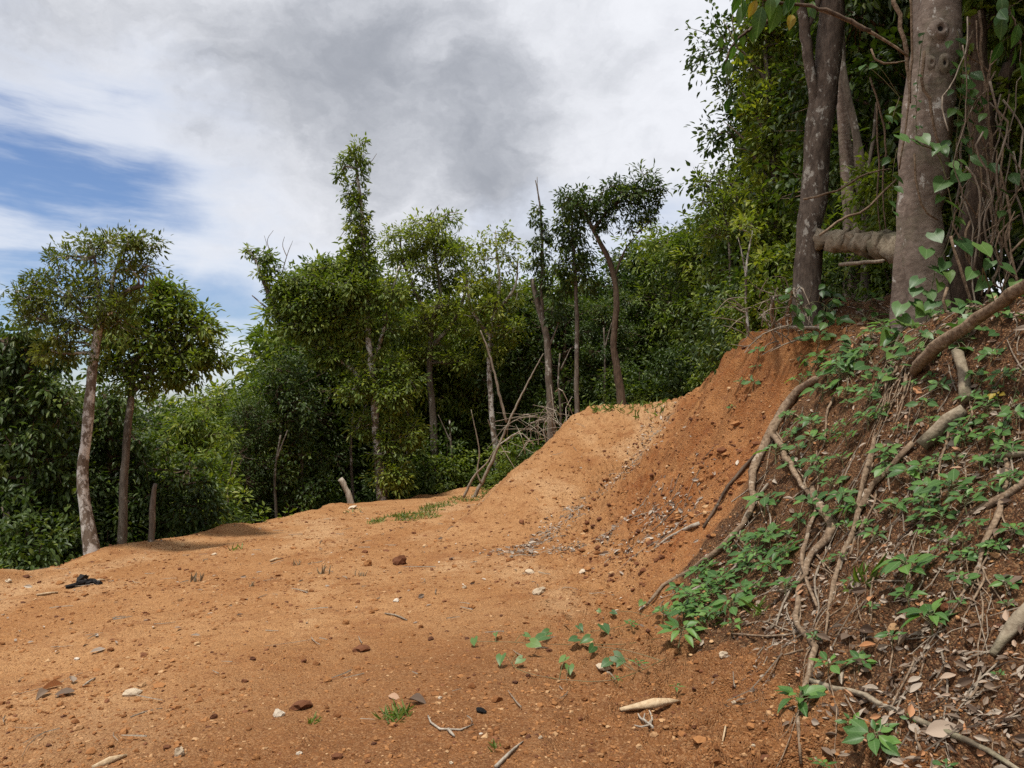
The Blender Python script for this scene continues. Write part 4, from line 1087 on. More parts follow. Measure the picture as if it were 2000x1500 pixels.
for k in range(64):
    u0, v0 = rng.uniform(1450, 1580), rng.uniform(560, 670)
    u1, v1 = u0 - rng.uniform(-20, 70), v0 + rng.uniform(-50, 40)
    q = hit(min(1560, u0 + 10), 672)
    Y = q[1] + rng.uniform(-.5, .3)
    a = Acc()
    P = [px(u0, v0, Y), px((u0 + u1) / 2 + rng.uniform(-8, 8), (v0 + v1) / 2 + rng.uniform(-14, 6), Y - .08), px(u1, v1, Y - .15)]
    tube(a, P, np.array([rng.uniform(.005, .012), .006, .003]), n=9, sides=4, rng=rng, jitter=.4)
    a.obj('root', m_twig, t_)
LIANAS = [
    ([(1745, -20), (1757, 40), (1766, 85), (1774, 130), (1776, 200)], 9, 6.7, 'thick liana meeting the thickest trunk on its left side'),
    ([(1776, -20), (1780, 60), (1779, 150), (1772, 220), (1757, 330)], 5, 6.65, 'thin liana hanging along the left side of the thickest trunk'),
    ([(1806, 100), (1800, 170), (1812, 180), (1822, 230), (1826, 265), (1836, 290)], 6, 6.7, 'pale creeper stem crossing the face of the thickest trunk'),
    ([(1785, 300), (1790, 370), (1805, 410), (1832, 430)], 4, 6.68, 'thin stem crossing the lower half of the thickest trunk'),
    ([(1600, 20), (1650, 35), (1700, 62), (1740, 88), (1772, 112)], 7, 6.4, 'thin bare branch crossing between the forked trunk and the thickest trunk'),
    ([(1700, 95), (1712, 118), (1740, 124), (1770, 118)], 4, 6.5, 'fine looping tendril left of the thickest trunk'),
    ([(1858, 460), (1866, 500), (1880, 540), (1900, 600), (1925, 640)], 6, 6.2, 'pale vine stem sweeping down from the heart leaves to the dead branch'),
    ([(1895, 430), (1885, 460), (1888, 500), (1915, 540), (1960, 565)], 5, 6.5, 'brown vine stem looping right of the heart leaves'),
    ([(1900, 60), (1885, 120), (1890, 200), (1880, 250), (1868, 290), (1872, 330)], 5, 7.2, 'grey liana hanging right of the thickest trunk'),
    ([(1912, 20), (1918, 120), (1926, 220), (1938, 300), (1932, 380), (1944, 460)], 6, 7.0, 'long liana hanging before the vine tangled trunk'),
    ([(1938, 100), (1930, 200), (1940, 330), (1960, 420), (1955, 500)], 4, 6.9, 'second long liana hanging before the vine tangled trunk'),
    ([(1965, 380), (1975, 430), (1960, 470), (1975, 520), (1960, 560)], 5, 6.4, 'crooked vine stem at the right edge'),
    ([(2000, 330), (1975, 400), (1955, 430), (1925, 450), (1900, 470)], 4, 6.5, 'vine stem slanting in from the right edge'),
    ([(1990, 420), (1965, 440), (1945, 470), (1955, 520), (1990, 545)], 4, 6.3, 'vine loop low at the right edge'),
    ([(1600, 460), (1640, 430), (1690, 410), (1730, 370), (1760, 340)], 5, 7.6, 'thin twig slanting up above the mossy log'),
    ([(1570, 390), (1640, 370), (1690, 340), (1740, 330)], 4, 7.9, 'thin twig crossing before the fluted trunk'),
    ([(1712, 200), (1716, 300), (1714, 400), (1720, 450)], 4, 9.5, 'thin liana hanging straight behind the left side of the thickest trunk'),
    ([(1700, 150), (1728, 260), (1724, 360), (1730, 450)], 4, 9.0, 'second thin liana hanging behind the left side of the thickest trunk'),
    ([(1850, 560), (1842, 600), (1870, 620), (1905, 618), (1950, 600)], 6, 6.1, 'brown stem curving above the split dead branch'),
    ([(1896, 640), (1915, 690), (1930, 730), (1962, 770)], 3, 5.2, 'fine tendril hanging below the split dead branch'),
]
for i in range(34):
    rr = rng_of('tangle %d' % i)
    u, v = rr.uniform(1868, 2020), rr.uniform(20, 420)
    pth = [(u, v)]
    for k in range(rr.integers(4, 8)):
        u += rr.normal(0, 18)
        v += rr.uniform(15, 70)
        pth.append((u, min(v, 640)))
    Y, w = rr.uniform(5.9, 7.4), rr.uniform(2, 5)
    wood_piece('liana', 'thin vine stem hanging in the tangle at the right edge', 'vine', pxp(pth, Y, Y + rr.uniform(-.4, .4)), [w * Y / F] * 2, m_twig if i % 2 else m_root, 5, jitter=.5, group='vine stems of the tangle')
for path, w, Y, lab in LIANAS:
    wood_piece('liana', lab, 'vine', pxp(path, Y), [w * Y / F, w * Y / F, w * Y / F * .7], m_root, 6, jitter=.35)
# ------------------------------------------------------------------ leaf shapes for plants whose leaves can be told apart


def leaf_mesh(name, mat, width, lobe, wid, fold=.10, curl=.22, ns=6):
    t = np.linspace(0, 1, ns + 1)
    sx = np.array([-1, -.5, 0, .5, 1])
    V = []
    for ti in t:
        w = width * np.interp(ti, *wid)
        for s in sx:
            y = ti - lobe * abs(s) ** 1.4 * (1 - ti) ** 2.2
            V.append((s * w, y, fold * abs(s) * w * 2 - curl * ti * ti + .012 * math.sin(ti * 25) * abs(s)))
    i, j = np.meshgrid(np.arange(ns), np.arange(4), indexing='ij')
    q = np.stack([i * 5 + j, i * 5 + j + 1, (i + 1) * 5 + j + 1, (i + 1) * 5 + j], -1).reshape(-1, 4)
    return make_mesh(name, V, [q], mat, smooth=True)


OV = ([0, .1, .28, .48, .68, .86, 1], [.06, .50, .92, 1.0, .76, .34, .0])
HE = ([0, .10, .30, .55, .8, 1], [.55, .95, 1.0, .78, .36, .0])
LM = {
    'ovate': [leaf_mesh('ovate_leaf', m_leaf_seed, .25, 0, OV, .14, .2), leaf_mesh('ovate_leaf', m_leaf_seed, .21, 0, OV, .20, .35), leaf_mesh('ovate_leaf', m_leaf_seed, .28, 0, OV, .08, .1)],
    'heart': [leaf_mesh('heart_leaf', m_leaf_heart, .46, .28, HE, .10, .18), leaf_mesh('heart_leaf', m_leaf_heart, .43, .26, HE, .16, .30), leaf_mesh('heart_leaf', m_leaf_heart, .48, .30, HE, .04, .12)],
    'broad': [leaf_mesh('broad_leaf', m_leaf_big, .27, 0, OV, .10, .25), leaf_mesh('broad_leaf', m_leaf_big, .31, 0, OV, .12, .12)],
    'yellow': [leaf_mesh('yellow_leaf', m_leaf_yellow, .27, 0, OV, .10, .25)],
}


def put_leaf(parent, kind, pos, D, N, size, rng, name='leaf'):
    D = Vector(D).normalized()
    N = Vector(N)
    N = (N - D * N.dot(D)).normalized()
    S = D.cross(N)
    M = Matrix((S, D, N)).transposed().to_4x4() @ Matrix.Diagonal((size, size, size, 1))
    M.translation = Vector(pos) - parent.location
    o = link(name, LM[kind][int(rng.integers(len(LM[kind])))], parent)
    o.matrix_basis = M
    return o


def seedling(u, v, size, n=6, kind='ovate', label=None, group=None, flat=.35, name='seedling', hgt=.45):
    """size: spread in photo pixels; stands on the ground where the sight line meets it"""
    rng = rng_of('%s%d_%d' % (name, u, v))
    p = hit(u, v + size * .30)
    d = size * (1.25 if size < 80 else 1.05) * p[1] / F
    gn = Hn(np.array(p[0]), np.array(p[1])) * .75 + np.array([0, -.10, .45])
    gn /= np.linalg.norm(gn)
    t = thing(name, label, 'plant', tuple(p), group)
    a = Acc()
    h = d * hgt
    top = p + np.array([rng.normal(0, .08) * d, rng.normal(0, .08) * d, h])
    tube(a, [p - [0, 0, .02], (p + top) / 2 + rng.normal(0, .03, 3) * d, top], np.array([.018, .014, .008]) * d, n=6, sides=5)
    n = int(n * 1.5 + 1)
    for k in range(n):
        f = .45 + .55 * (k + 1) / n
        an = k * 2.399 + rng.uniform(-.3, .3)
        b = p + (top - p) * f
        out = np.array([math.cos(an), math.sin(an), 0])
        pl = d * .13 * (1.4 - f) / .6
        e = b + out * pl + np.array([0, 0, pl * .5])
        tube(a, [b, e], np.array([.008, .006]) * d, n=2, sides=4, cap=False)
        up = rng.uniform(-.1, .55) * (1.2 - flat)
        D = out - gn * out.dot(gn) + gn * (up + .25 * (f - .5)) * .8
        put_leaf(t, kind, e, D, gn + rng.normal(0, .18, 3), d * rng.uniform(.27, .42) * (1.08 if k < n - 3 else .62), rng)
    a.obj('stem', m_stem, t)
    return t, (u, v)


m_stem, N = mat_new('green_stem')
c_ = N.mix(N.ss(N.noise(N.n('ShaderNodeTexCoord').outputs['Object'], 12.0), .35, .65), (0.09, 0.11, 0.035), (0.16, 0.12, 0.06))
N.n('ShaderNodeOutputMaterial', {0: N.n('ShaderNodeBsdfPrincipled', {'Base Color': c_, 'Roughness': .7}).outputs[0]})

# ------------------------------------------------------------------ labels by the nearest landmark
LAND = [((1700, 1236), 'the smooth pinkish stone'), ((1850, 1420), 'the large whitish dead leaf'), ((1676, 1300), 'the seedling right of the knobbly root'), ((1768, 1110), 'the biggest seedling on the slope'), ((1410, 1260), 'the pale pointed stone'), ((940, 1386), 'the blackish curled scrap'), ((640, 1326), 'the small orange stone'), ((350, 1468), 'the pale upright stone'), ((1136, 1115), 'the small yellowish stone'), ((1300, 1060), 'the weathered grey stick'), ((1430, 950), 'the dark straight stick'), ((705, 1264), 'the dark ragged clod'), ((990, 1480), 'the stick at the bottom edge'), ((540, 1096), 'the small brown stick'), ((1287, 1382), 'the pale driftwood chunk'), ((1850, 845), 'the short cut log'), ((1634, 1035), 'the thick curled root'), ((1480, 940), 'the long border root'), ((1700, 1400), 'the long grey branch'), ((1585, 1270), 'the knobbly root'), ((1920, 615), 'the split dead branch'),
        ((1925, 1080), 'the dark root at the right edge'), ((1965, 1250), 'the corner log'), ((1520, 640), 'the hooked crest root'), ((1950, 975), 'the bark slab'), ((1695, 990), 'the straight pale root'), ((1340, 1130), 'the lower end of the border root'), ((780, 1090), 'the dark red clod'),
        ((165, 1140), 'the charred wood'), ((258, 1352), 'the flat pale stone'), ((590, 1372), 'the dark dirt lump'), ((800, 1385), 'the curled dead leaves'), ((980, 1287), 'the runner vine'), ((660, 1115), 'the dry stubble tufts'), ((1050, 1152), 'the brown stone'), ((110, 1345), 'the dead leaf heap'),
        ((1800, 620), 'the thickest trunk'), ((800, 1005), 'the grass patch'), ((1010, 1060), 'the ramp foot'), ((215, 1490), 'the splintered bottom stick')]


def auto_labels(items, pattern):
    """items: (object, (u, v)); pattern with {rel} -> labels that single each one out by landmark, side and order"""
    seen = {}
    rows = []
    for o, (u, v) in items:
        d, (lu, lv), nm = min((math.hypot(u - a, v - b), (a, b), n_) for (a, b), n_ in LAND)
        du, dv = u - lu, v - lv
        side = ('right of' if du > 0 else 'left of') if abs(du) > abs(dv) else ('below' if dv > 0 else 'above')
        rows.append((nm, side, d, o))
    rows.sort(key=lambda r: r[2])
    word = ['closest', 'second closest', 'third closest', 'fourth closest', 'fifth closest', 'sixth closest', 'seventh closest', 'eighth closest', 'ninth closest', 'tenth closest', 'eleventh closest', 'twelfth closest', 'thirteenth closest', 'fourteenth closest', 'fifteenth closest', 'sixteenth closest', 'seventeenth closest', 'eighteenth closest', 'nineteenth closest', 'twentieth closest']
    for nm, side, d, o in rows:
        k = seen.get((nm, side), 0)
        seen[(nm, side)] = k + 1
        w_ = word[min(k, 19)]
        o['label'] = pattern.format(rel='%s %s' % (side, nm), w=w_)


# ------------------------------------------------------------------ seedlings on the bank (measured one by one)
S1 = [(1492, 985, 74, 7), (1424, 1186, 84, 8), (1398, 1140, 60, 7), (1324, 1246, 74, 9), (1536, 1152, 54, 6), (1768, 1110, 112, 10), (1776, 1172, 54, 6), (1822, 1212, 110, 9), (1744, 1250, 46, 5), (1560, 1366, 100, 8), (1616, 1302, 56, 6), (1676, 1300, 50, 6), (1700, 1450, 104, 9),
      (1840, 1014, 60, 6), (1824, 1044, 44, 5), (1890, 980, 84, 7), (1807, 920, 56, 7), (1863, 955, 76, 5), (1623, 950, 56, 6), (1667, 995, 54, 7), (1650, 1030, 40, 5), (1743, 995, 58, 7), (1817, 1000, 48, 5), (1605, 768, 62, 6), (1470, 752, 36, 5), (1482, 690, 34, 5), (1594, 670, 60, 7),
      (1640, 720, 60, 8), (1670, 705, 56, 8), (1618, 735, 44, 6), (1690, 690, 48, 7), (1560, 590, 64, 7), (1595, 585, 60, 7), (1610, 610, 50, 6), (1506, 1050, 60, 7), (1530, 1080, 64, 7), (1480, 1060, 50, 6), (1512, 1110, 56, 7), (1450, 1100, 46, 6), (1560, 1020, 48, 6), (1448, 1160, 56, 7), (1480, 1150, 50, 6),
      (1362, 1170, 44, 6), (1345, 1200, 40, 5), (1386, 1206, 44, 6), (1432, 1226, 46, 5), (1300, 1200, 30, 5), (1322, 1346, 26, 5), (1231, 1222, 26, 6), (1245, 1300, 34, 5), (1200, 1330, 22, 4), (1975, 1040, 50, 6), (1948, 850, 60, 8), (1975, 880, 52, 7), (1930, 800, 48, 7), (1985, 820, 50, 7), (1915, 905, 44, 6), (1660, 1140, 34, 5), (1700, 1190, 30, 5),
      (1880, 1060, 40, 5), (1905, 1085, 40, 6), (1965, 1182, 28, 4), (1870, 1180, 30, 5), (1620, 1100, 30, 5), (1710, 1050, 44, 6), (1730, 925, 46, 6), (1640, 1090, 36, 5), (1845, 1500, 36, 5), (1594, 1495, 40, 5), (1610, 1500, 40, 5), (1776, 1410, 26, 4), (1660, 1420, 50, 5), (1590, 1250, 30, 5), (1590, 830, 44, 6), (1555, 880, 34, 5), (1625, 850, 40, 6),
      (1720, 800, 40, 5), (1700, 770, 44, 6), (1650, 770, 48, 6), (1870, 900, 40, 5), (1600, 905, 40, 5), (1650, 900, 44, 5), (1760, 840, 30, 5), (1840, 760, 44, 6), (1900, 740, 50, 7), (1930, 700, 52, 7), (1960, 740, 50, 6), (1950, 1320, 24, 4), (1725, 640, 46, 6), (1700, 655, 46, 6), (1430, 800, 26, 4), (1475, 720, 26, 4), (1450, 750, 26, 4)]
r4 = rng_of('border plants')
for k in range(34):
    f = r4.random()
    S1.append((1290 + 230 * f + r4.normal(0, 22), 1195 - 130 * f + r4.normal(0, 24), r4.uniform(32, 60), int(r4.integers(5, 8))))
for k in range(62):
    u_, v_ = r4.uniform(1510, 1830), r4.uniform(690, 1030)
    if float(vnoise(np.array(u_ / 70.), np.array(v_ / 70.), 71)) < .0:
        continue
    S1.append((u_, v_, r4.uniform(26, 62), int(r4.integers(4, 8))))
for k in range(26):
    S1.append((r4.uniform(1800, 1995), r4.uniform(760, 1150), r4.uniform(28, 52), int(r4.integers(4, 7))))
seeds = []
for u, v, s_, n_ in S1:
    o, uv = seedling(u, v, s_, n_, 'ovate', None, 'seedlings sprouting on the bank', hgt=.42)
    seeds.append((o, uv))
auto_labels(seeds, 'green leafy seedling, the {w} {rel}')
big = seedling(1855, 965, 96, 4, 'broad', 'plant with a few large round leaves beside the bark slab', name='broad_plant')

# small ground leaves on the flat soil
# ------------------------------------------------------------------ heart leaved creepers


def creeper(name, label, stem, w, leaves_uv, Y=None, size=36, kind='heart', face=.5, mat=None):
    """stem: photo path on the ground (or at distance Y); leaves stand off it on short stalks"""
    rng = rng_of(name + label)
    if Y is None:
        P = np.array([hit(*q) for q in stem]) + [0, 0, .012]
    else:
        P = pxp(stem, Y)
    t = thing(name, label, 'vine', tuple(P[0]))
    a = Acc()
    C = tube(a, P, np.array([w, w * .7]) / 2, n=max(12, len(stem) * 6), sides=5, rng=rng, jitter=.4)
    for q in leaves_uv:
        u, v = q[:2]
        s_ = q[2] if len(q) > 2 else size
        if Y is None:
            g = hit(u, v + s_ * .45)
            if kind == 'heart' and name == 'heart_vine':
                g = px(u, v + s_ * .45, min(g[1], 6.75) - .12)
            L = s_ * g[1] / F
            pos = g + np.array([0, 0, L * rng.uniform(.45, .75)])
        else:
            g = px(u, v, Y - .04 - rng.uniform(0, .10))
            L = s_ * g[1] / F
            pos = g + np.array([0, 0, L * .3])
        k = np.argmin(np.linalg.norm(C - pos, axis=1))
        b = C[k]
        if np.linalg.norm(b - pos) > .5:
            b = pos + np.array([.02, .05, -.08])
        tube(a, [b, (b + pos) / 2 + [0, 0, .02], pos], np.array([.0022, .002, .0015]), n=5, sides=4, cap=False)
        an = rng.uniform(-.9, .9)
        D = np.array([math.sin(an), -.55 * math.cos(an), -.5 if Y else -.15 + rng.uniform(-.2, .2)])
        Nn = np.array([rng.normal(0, .3), -face * (1.3 if Y else .8) + rng.normal(0, .15), .75])
        put_leaf(t, kind, pos, D, Nn, L * rng.uniform(.72, 1.02) * (.85 if Y is None else 1), rng)
    a.obj('stem', mat or m_stem, t)
    return t


creeper('runner_vine', 'runner vine with round leaves trailing over the bare dirt in front', [(1300, 1290), (1240, 1320), (1180, 1335), (1100, 1332), (1030, 1318), (1000, 1300), (1010, 1278)], .005,
        [(980, 1285, 36), (1020, 1293, 24), (1112, 1302, 34), (1105, 1290, 26), (1200, 1282, 42), (1190, 1298, 28), (1214, 1300, 24), (1160, 1270, 24)])
creeper('runner_vine', 'second runner vine with round leaves lying above the first on bare dirt', [(1290, 1250), (1220, 1262), (1150, 1262), (1080, 1262), (1000, 1258), (930, 1256)], .005,
        [(926, 1250, 28), (1025, 1240, 22), (1036, 1265, 36), (1064, 1246, 38), (1072, 1238, 26), (1127, 1250, 26), (1152, 1256, 28), (968, 1242, 18)])
creeper('runner_vine', 'third runner vine with few round leaves nearest the plants border', [(1330, 1180), (1270, 1205), (1200, 1230), (1120, 1240)], .005, [(1177, 1222, 34), (1195, 1196, 20), (1168, 1194, 16), (1130, 1226, 20), (1256, 1180, 24)])
creeper('heart_vine', 'heart leaved vine hanging down the right side of the thickest trunk', [(1790, 280), (1830, 300), (1850, 360), (1862, 430), (1850, 480), (1830, 520), (1820, 560), (1815, 600), (1825, 650)], .010,
        [(1757, 275, 34), (1780, 282, 30), (1800, 276, 30), (1815, 290, 28), (1838, 295, 32), (1842, 300, 30), (1858, 328, 34), (1880, 350, 40), (1845, 365, 42), (1838, 392, 24), (1852, 410, 44), (1856, 440, 36), (1866, 434, 28), (1824, 468, 44), (1810, 500, 44), (1872, 484, 46), (1822, 536, 44), (1846, 522, 36), (1850, 542, 38), (1795, 555, 34),
         (1790, 575, 40), (1814, 580, 34), (1834, 562, 34), (1826, 598, 32), (1848, 594, 26), (1848, 612, 28), (1785, 600, 34)], 6.55)
creeper('heart_vine', 'heart leaved creeper covering the soil between thickest trunk and split dead branch', [(1770, 640), (1800, 660), (1850, 640), (1900, 610)], .008,
        [(1785, 645, 34), (1780, 668, 34), (1808, 658, 30), (1830, 655, 30), (1860, 642, 40), (1880, 625, 36), (1895, 618, 34), (1800, 690, 36), (1770, 690, 34), (1752, 672, 32), (1745, 700, 36), (1740, 650, 30), (1760, 715, 30), (1720, 690, 34), (1705, 720, 36), (1725, 730, 30), (1690, 740, 32)], None)
creeper('heart_vine', 'heart leaved creeper spreading below the split dead branch at the right edge', [(1880, 700), (1920, 680), (1960, 640), (1995, 640)], .008,
        [(1935, 632, 40), (1970, 636, 40), (1948, 672, 36), (1930, 685, 34), (1905, 690, 30), (1985, 665, 34), (1990, 610, 34), (1915, 655, 30), (1965, 700, 32), (1990, 700, 34), (1860, 705, 30), (1925, 560, 38), (1950, 590, 32), (1985, 560, 34), (1960, 530, 34), (1900, 540, 36), (1915, 490, 40), (1935, 520, 30)], 5.9)
r5 = rng_of('trunk foot')
creeper('heart_vine', 'dense heart leaved creeper hiding the foot of the thickest trunk', [(1740, 700), (1770, 650), (1800, 640), (1830, 600), (1860, 640), (1880, 690)], .008,
        [(r5.uniform(1735, 1885), r5.uniform(600, 720), r5.uniform(26, 42)) for q in range(46)], 6.35)
creeper('broad_leaf_vine', 'leafy creeper hiding the foot of the forked spotted trunk', [(1540, 640), (1570, 600), (1600, 590), (1640, 620)], .008,
        [(r5.uniform(1540, 1650), r5.uniform(560, 640), r5.uniform(20, 34)) for q in range(26)], 8.0, 28, 'broad')
creeper('broad_leaf_vine', 'leafy vine climbing the right side of the thickest trunk up high', [(1870, 60), (1880, 140), (1872, 220), (1866, 300)], .008,
        [(r5.uniform(1850, 1900), r5.uniform(40, 330), r5.uniform(22, 40)) for q in range(26)], 6.75, 28, 'broad')
creeper('broad_leaf_vine', 'broad leaved vine with green leaves right of the thickest trunk', [(1880, 150), (1900, 180), (1890, 240), (1900, 300), (1880, 340)], .008,
        [(1896, 170, 44), (1905, 185, 36), (1885, 172, 24), (1920, 200, 34), (1908, 258, 46), (1945, 256, 34), (1895, 318, 44), (1935, 330, 40), (1870, 320, 30), (1925, 230, 30), (1960, 300, 34), (1950, 380, 36), (1975, 350, 40), (1960, 420, 30)], 6.6, 36, 'broad', .5)
creeper('broad_leaf_vine', 'small sprig of bright leaves at the left side of the thickest trunk', [(1757, 190), (1748, 215), (1740, 240)], .006, [(1746, 216, 28), (1730, 234, 30), (1744, 240, 26), (1752, 228, 28), (1735, 250, 24), (1690, 135, 30), (1712, 132, 26)], 6.7, 30, 'broad')
creeper('broad_leaf_vine', 'creeper with tiny leaves climbing the face of the thickest trunk', [(1795, 130), (1790, 200), (1790, 260), (1800, 300)], .005, [(1793, 150, 14), (1790, 165, 15), (1795, 200, 15), (1788, 210, 16), (1796, 215, 14), (1785, 230, 14), (1788, 250, 15), (1795, 250, 14), (1782, 190, 14), (1805, 70, 22), (1800, 85, 20)], 6.66, 15, 'broad')
creeper('broad_leaf_vine', 'drooping leaf sprig with a yellowing leaf above the right end of the mossy log', [(1752, 290), (1745, 330), (1742, 380)], .005, [(1738, 318, 36), (1742, 350, 30), (1746, 372, 26), (1735, 400, 30), (1744, 420, 24)], 6.75, 30, 'broad')
# more creepers over the top of the bank, round the foot of the big trunks
for i, (lab, u0, u1, v0, v1, n_, k_) in enumerate([
        ('leafy creeper mat left of the foot of the thickest trunk', 1640, 1760, 655, 745, 26, 'heart'), ('leafy creeper mat below the hooked crest root', 1560, 1680, 690, 760, 20, 'broad'),
        ('leafy creeper mat at the right edge above the corner of the bark slab', 1890, 2000, 720, 830, 24, 'broad'), ('leafy creeper mat between the two big trunks under the mossy log', 1600, 1740, 560, 640, 30, 'broad'),
        ('leafy creeper mat behind the split dead branch', 1880, 2000, 560, 660, 22, 'heart'), ('dense creeper mat at the right foot of the thickest trunk', 1800, 1900, 590, 690, 26, 'heart')]):
    r3 = rng_of(lab)
    st = [(u0, v1), ((u0 * 2 + u1) / 3, v0 + 20), ((u0 + u1 * 2) / 3, v1 - 15), (u1, v0)]
    creeper('leafy_creeper', lab, st, .006, [(r3.uniform(u0, u1), r3.uniform(v0, v1), r3.uniform(20, 36)) for q in range(n_)], None, 28, k_)
# bright leaves in front of the hanging top edge
def overhang(name, label, path, w, Y, lvs):
    rng = rng_of(label)
    P = pxp(path, Y)
    t = thing(name, label, 'branch', tuple(P[-1]))
    a = Acc()
    C = tube(a, P, np.array(w) * Y / F / 2, n=24, sides=6, rng=rng, jitter=.3)
    for u, v, s_, kind in lvs:
        L = s_ * Y / F
        pos = px(u, v, Y) + np.array([0, rng.uniform(-.1, .1), L * .45])
        k = np.argmin(np.linalg.norm(C - pos, axis=1))
        tube(a, [C[k], (C[k] + pos) / 2 + [0, 0, .01], pos], np.array([.002, .002, .0015]), n=4, sides=4, cap=False)
        put_leaf(t, kind, pos, np.array([rng.normal(0, .25), rng.normal(0, .3), -1]), np.array([rng.normal(0, .5), -1, .35]), L, rng)
    a.obj('stem', m_bark_brown, t, smooth=True, kind='stuff')


overhang('overhanging_branch', 'thin branch with big hanging green and yellow leaves at the top edge', [(1400, -40), (1470, -10), (1520, 5), (1580, 12), (1640, 30), (1700, 60)], [4, 5, 6, 7, 8, 8], 5.2,
         [(1446, 22, 46, 'broad'), (1462, 14, 44, 'broad'), (1480, 12, 34, 'yellow'), (1490, 36, 56, 'broad'), (1500, 20, 40, 'broad'), (1520, 30, 54, 'broad'), (1532, 12, 40, 'broad'), (1552, 36, 34, 'yellow'), (1545, 16, 38, 'broad'), (1560, 8, 36, 'broad'), (1584, 26, 22, 'broad'), (1594, 8, 30, 'broad'), (1440, 4, 40, 'broad'), (1510, -2, 44, 'broad')])
overhang('overhanging_branch', 'hanging spray of dark leaves at the left side of the bank forest', [(1500, 40), (1460, 60), (1430, 90), (1418, 120)], [8, 6, 4, 3], 10.5,
         [(1430, 80, 26, 'broad'), (1408, 76, 22, 'broad'), (1436, 96, 30, 'broad'), (1426, 124, 32, 'broad'), (1418, 140, 30, 'broad'), (1440, 118, 26, 'broad'), (1450, 70, 26, 'broad'), (1470, 62, 28, 'broad'), (1425, 200, 22, 'broad'), (1420, 205, 24, 'broad'), (1434, 215, 20, 'broad')])
overhang('overhanging_branch', 'drooping leafy twig at the top right corner', [(1930, -40), (1960, 0), (1980, 40), (1995, 90)], [8, 6, 4, 3], 5.6,
         [(1945, 20, 40, 'broad'), (1960, 40, 42, 'broad'), (1975, 30, 40, 'broad'), (1985, 70, 44, 'broad'), (1950, 60, 38, 'broad'), (1995, 100, 40, 'broad'), (1970, 90, 40, 'broad'), (1998, 20, 36, 'broad'), (1990, 140, 40, 'broad'), (1940, 45, 34, 'broad')])

# ------------------------------------------------------------------ soil litter: stones, clods, twigs, dead leaves
def stone_mat(name, cols):
    m, N = mat_new(name)
    r = N.n('ShaderNodeAttribute', attribute_name='rnd').outputs['Fac']
    o = N.n('ShaderNodeObjectInfo').outputs['Random']
    r = N.math('FRACT', N.math('ADD', r, o))
    p = N.n('ShaderNodeTexCoord').outputs['Object']
    c = N.mix(N.ss(r, 0.0, .5), cols[0], cols[1])
    c = N.mix(N.ss(r, .75, 1.0), c, cols[2])
    c = N.mix(N.ss(N.noise(p, 60.0, 4, .65), .35, .75, 0, .5), c, N.mix(1.0, c, (.55, .5, .48), 'MULTIPLY'))
    bp = N.n('ShaderNodeBump', {'Height': N.noise(p, 90.0, 4, .65), 'Strength': .7, 'Distance': .006})
    N.n('ShaderNodeOutputMaterial', {0: N.n('ShaderNodeBsdfPrincipled', {'Base Color': c, 'Roughness': .92, 'Specular IOR Level': .15, 'Normal': bp.outputs[0]}).outputs[0]})
    return m


m_grit = stone_mat('soil_grit', ((0.17, 0.068, 0.024), (0.30, 0.138, 0.052), (0.43, 0.27, 0.14)))
m_clod = stone_mat('dark_clod', ((0.085, 0.036, 0.020), (0.15, 0.060, 0.028), (0.20, 0.085, 0.040)))
m_stone = stone_mat('pale_stone', ((0.42, 0.33, 0.23), (0.52, 0.42, 0.30), (0.60, 0.53, 0.44)))
m_litter, N = mat_new('dead_leaf')
r_ = N.n('ShaderNodeAttribute', attribute_name='rnd').outputs['Fac']
oi = N.n('ShaderNodeObjectInfo').outputs['Random']
r_ = N.math('FRACT', N.math('ADD', r_, oi))
c_ = N.mix(N.ss(r_, 0, .4), (0.085, 0.055, 0.038), (0.19, 0.135, 0.095))
c_ = N.mix(N.ss(r_, .35, .7), c_, (0.36, 0.295, 0.23))
c_ = N.mix(N.ss(r_, .86, .98), c_, (0.42, 0.20, 0.09))
N.n('ShaderNodeOutputMaterial', {0: N.n('ShaderNodeMixShader', {0: .2, 1: N.n('ShaderNodeBsdfPrincipled', {'Base Color': c_, 'Roughness': .7, 'Specular IOR Level': .2}).outputs[0], 2: N.n('ShaderNodeBsdfTranslucent', {'Color': c_}).outputs[0]}).outputs[0]})


m_debris, N = mat_new('grey_dead_leaf')
r_ = N.n('ShaderNodeAttribute', attribute_name='rnd').outputs['Fac']
c_ = N.mix(N.ss(r_, 0, .5), (0.09, 0.062, 0.045), (0.27, 0.215, 0.17))
c_ = N.mix(N.ss(r_, .55, 1.0), c_, (0.44, 0.38, 0.31))
N.n('ShaderNodeOutputMaterial', {0: N.n('ShaderNodeBsdfPrincipled', {'Base Color': c_, 'Roughness': .8, 'Specular IOR Level': .15}).outputs[0]})


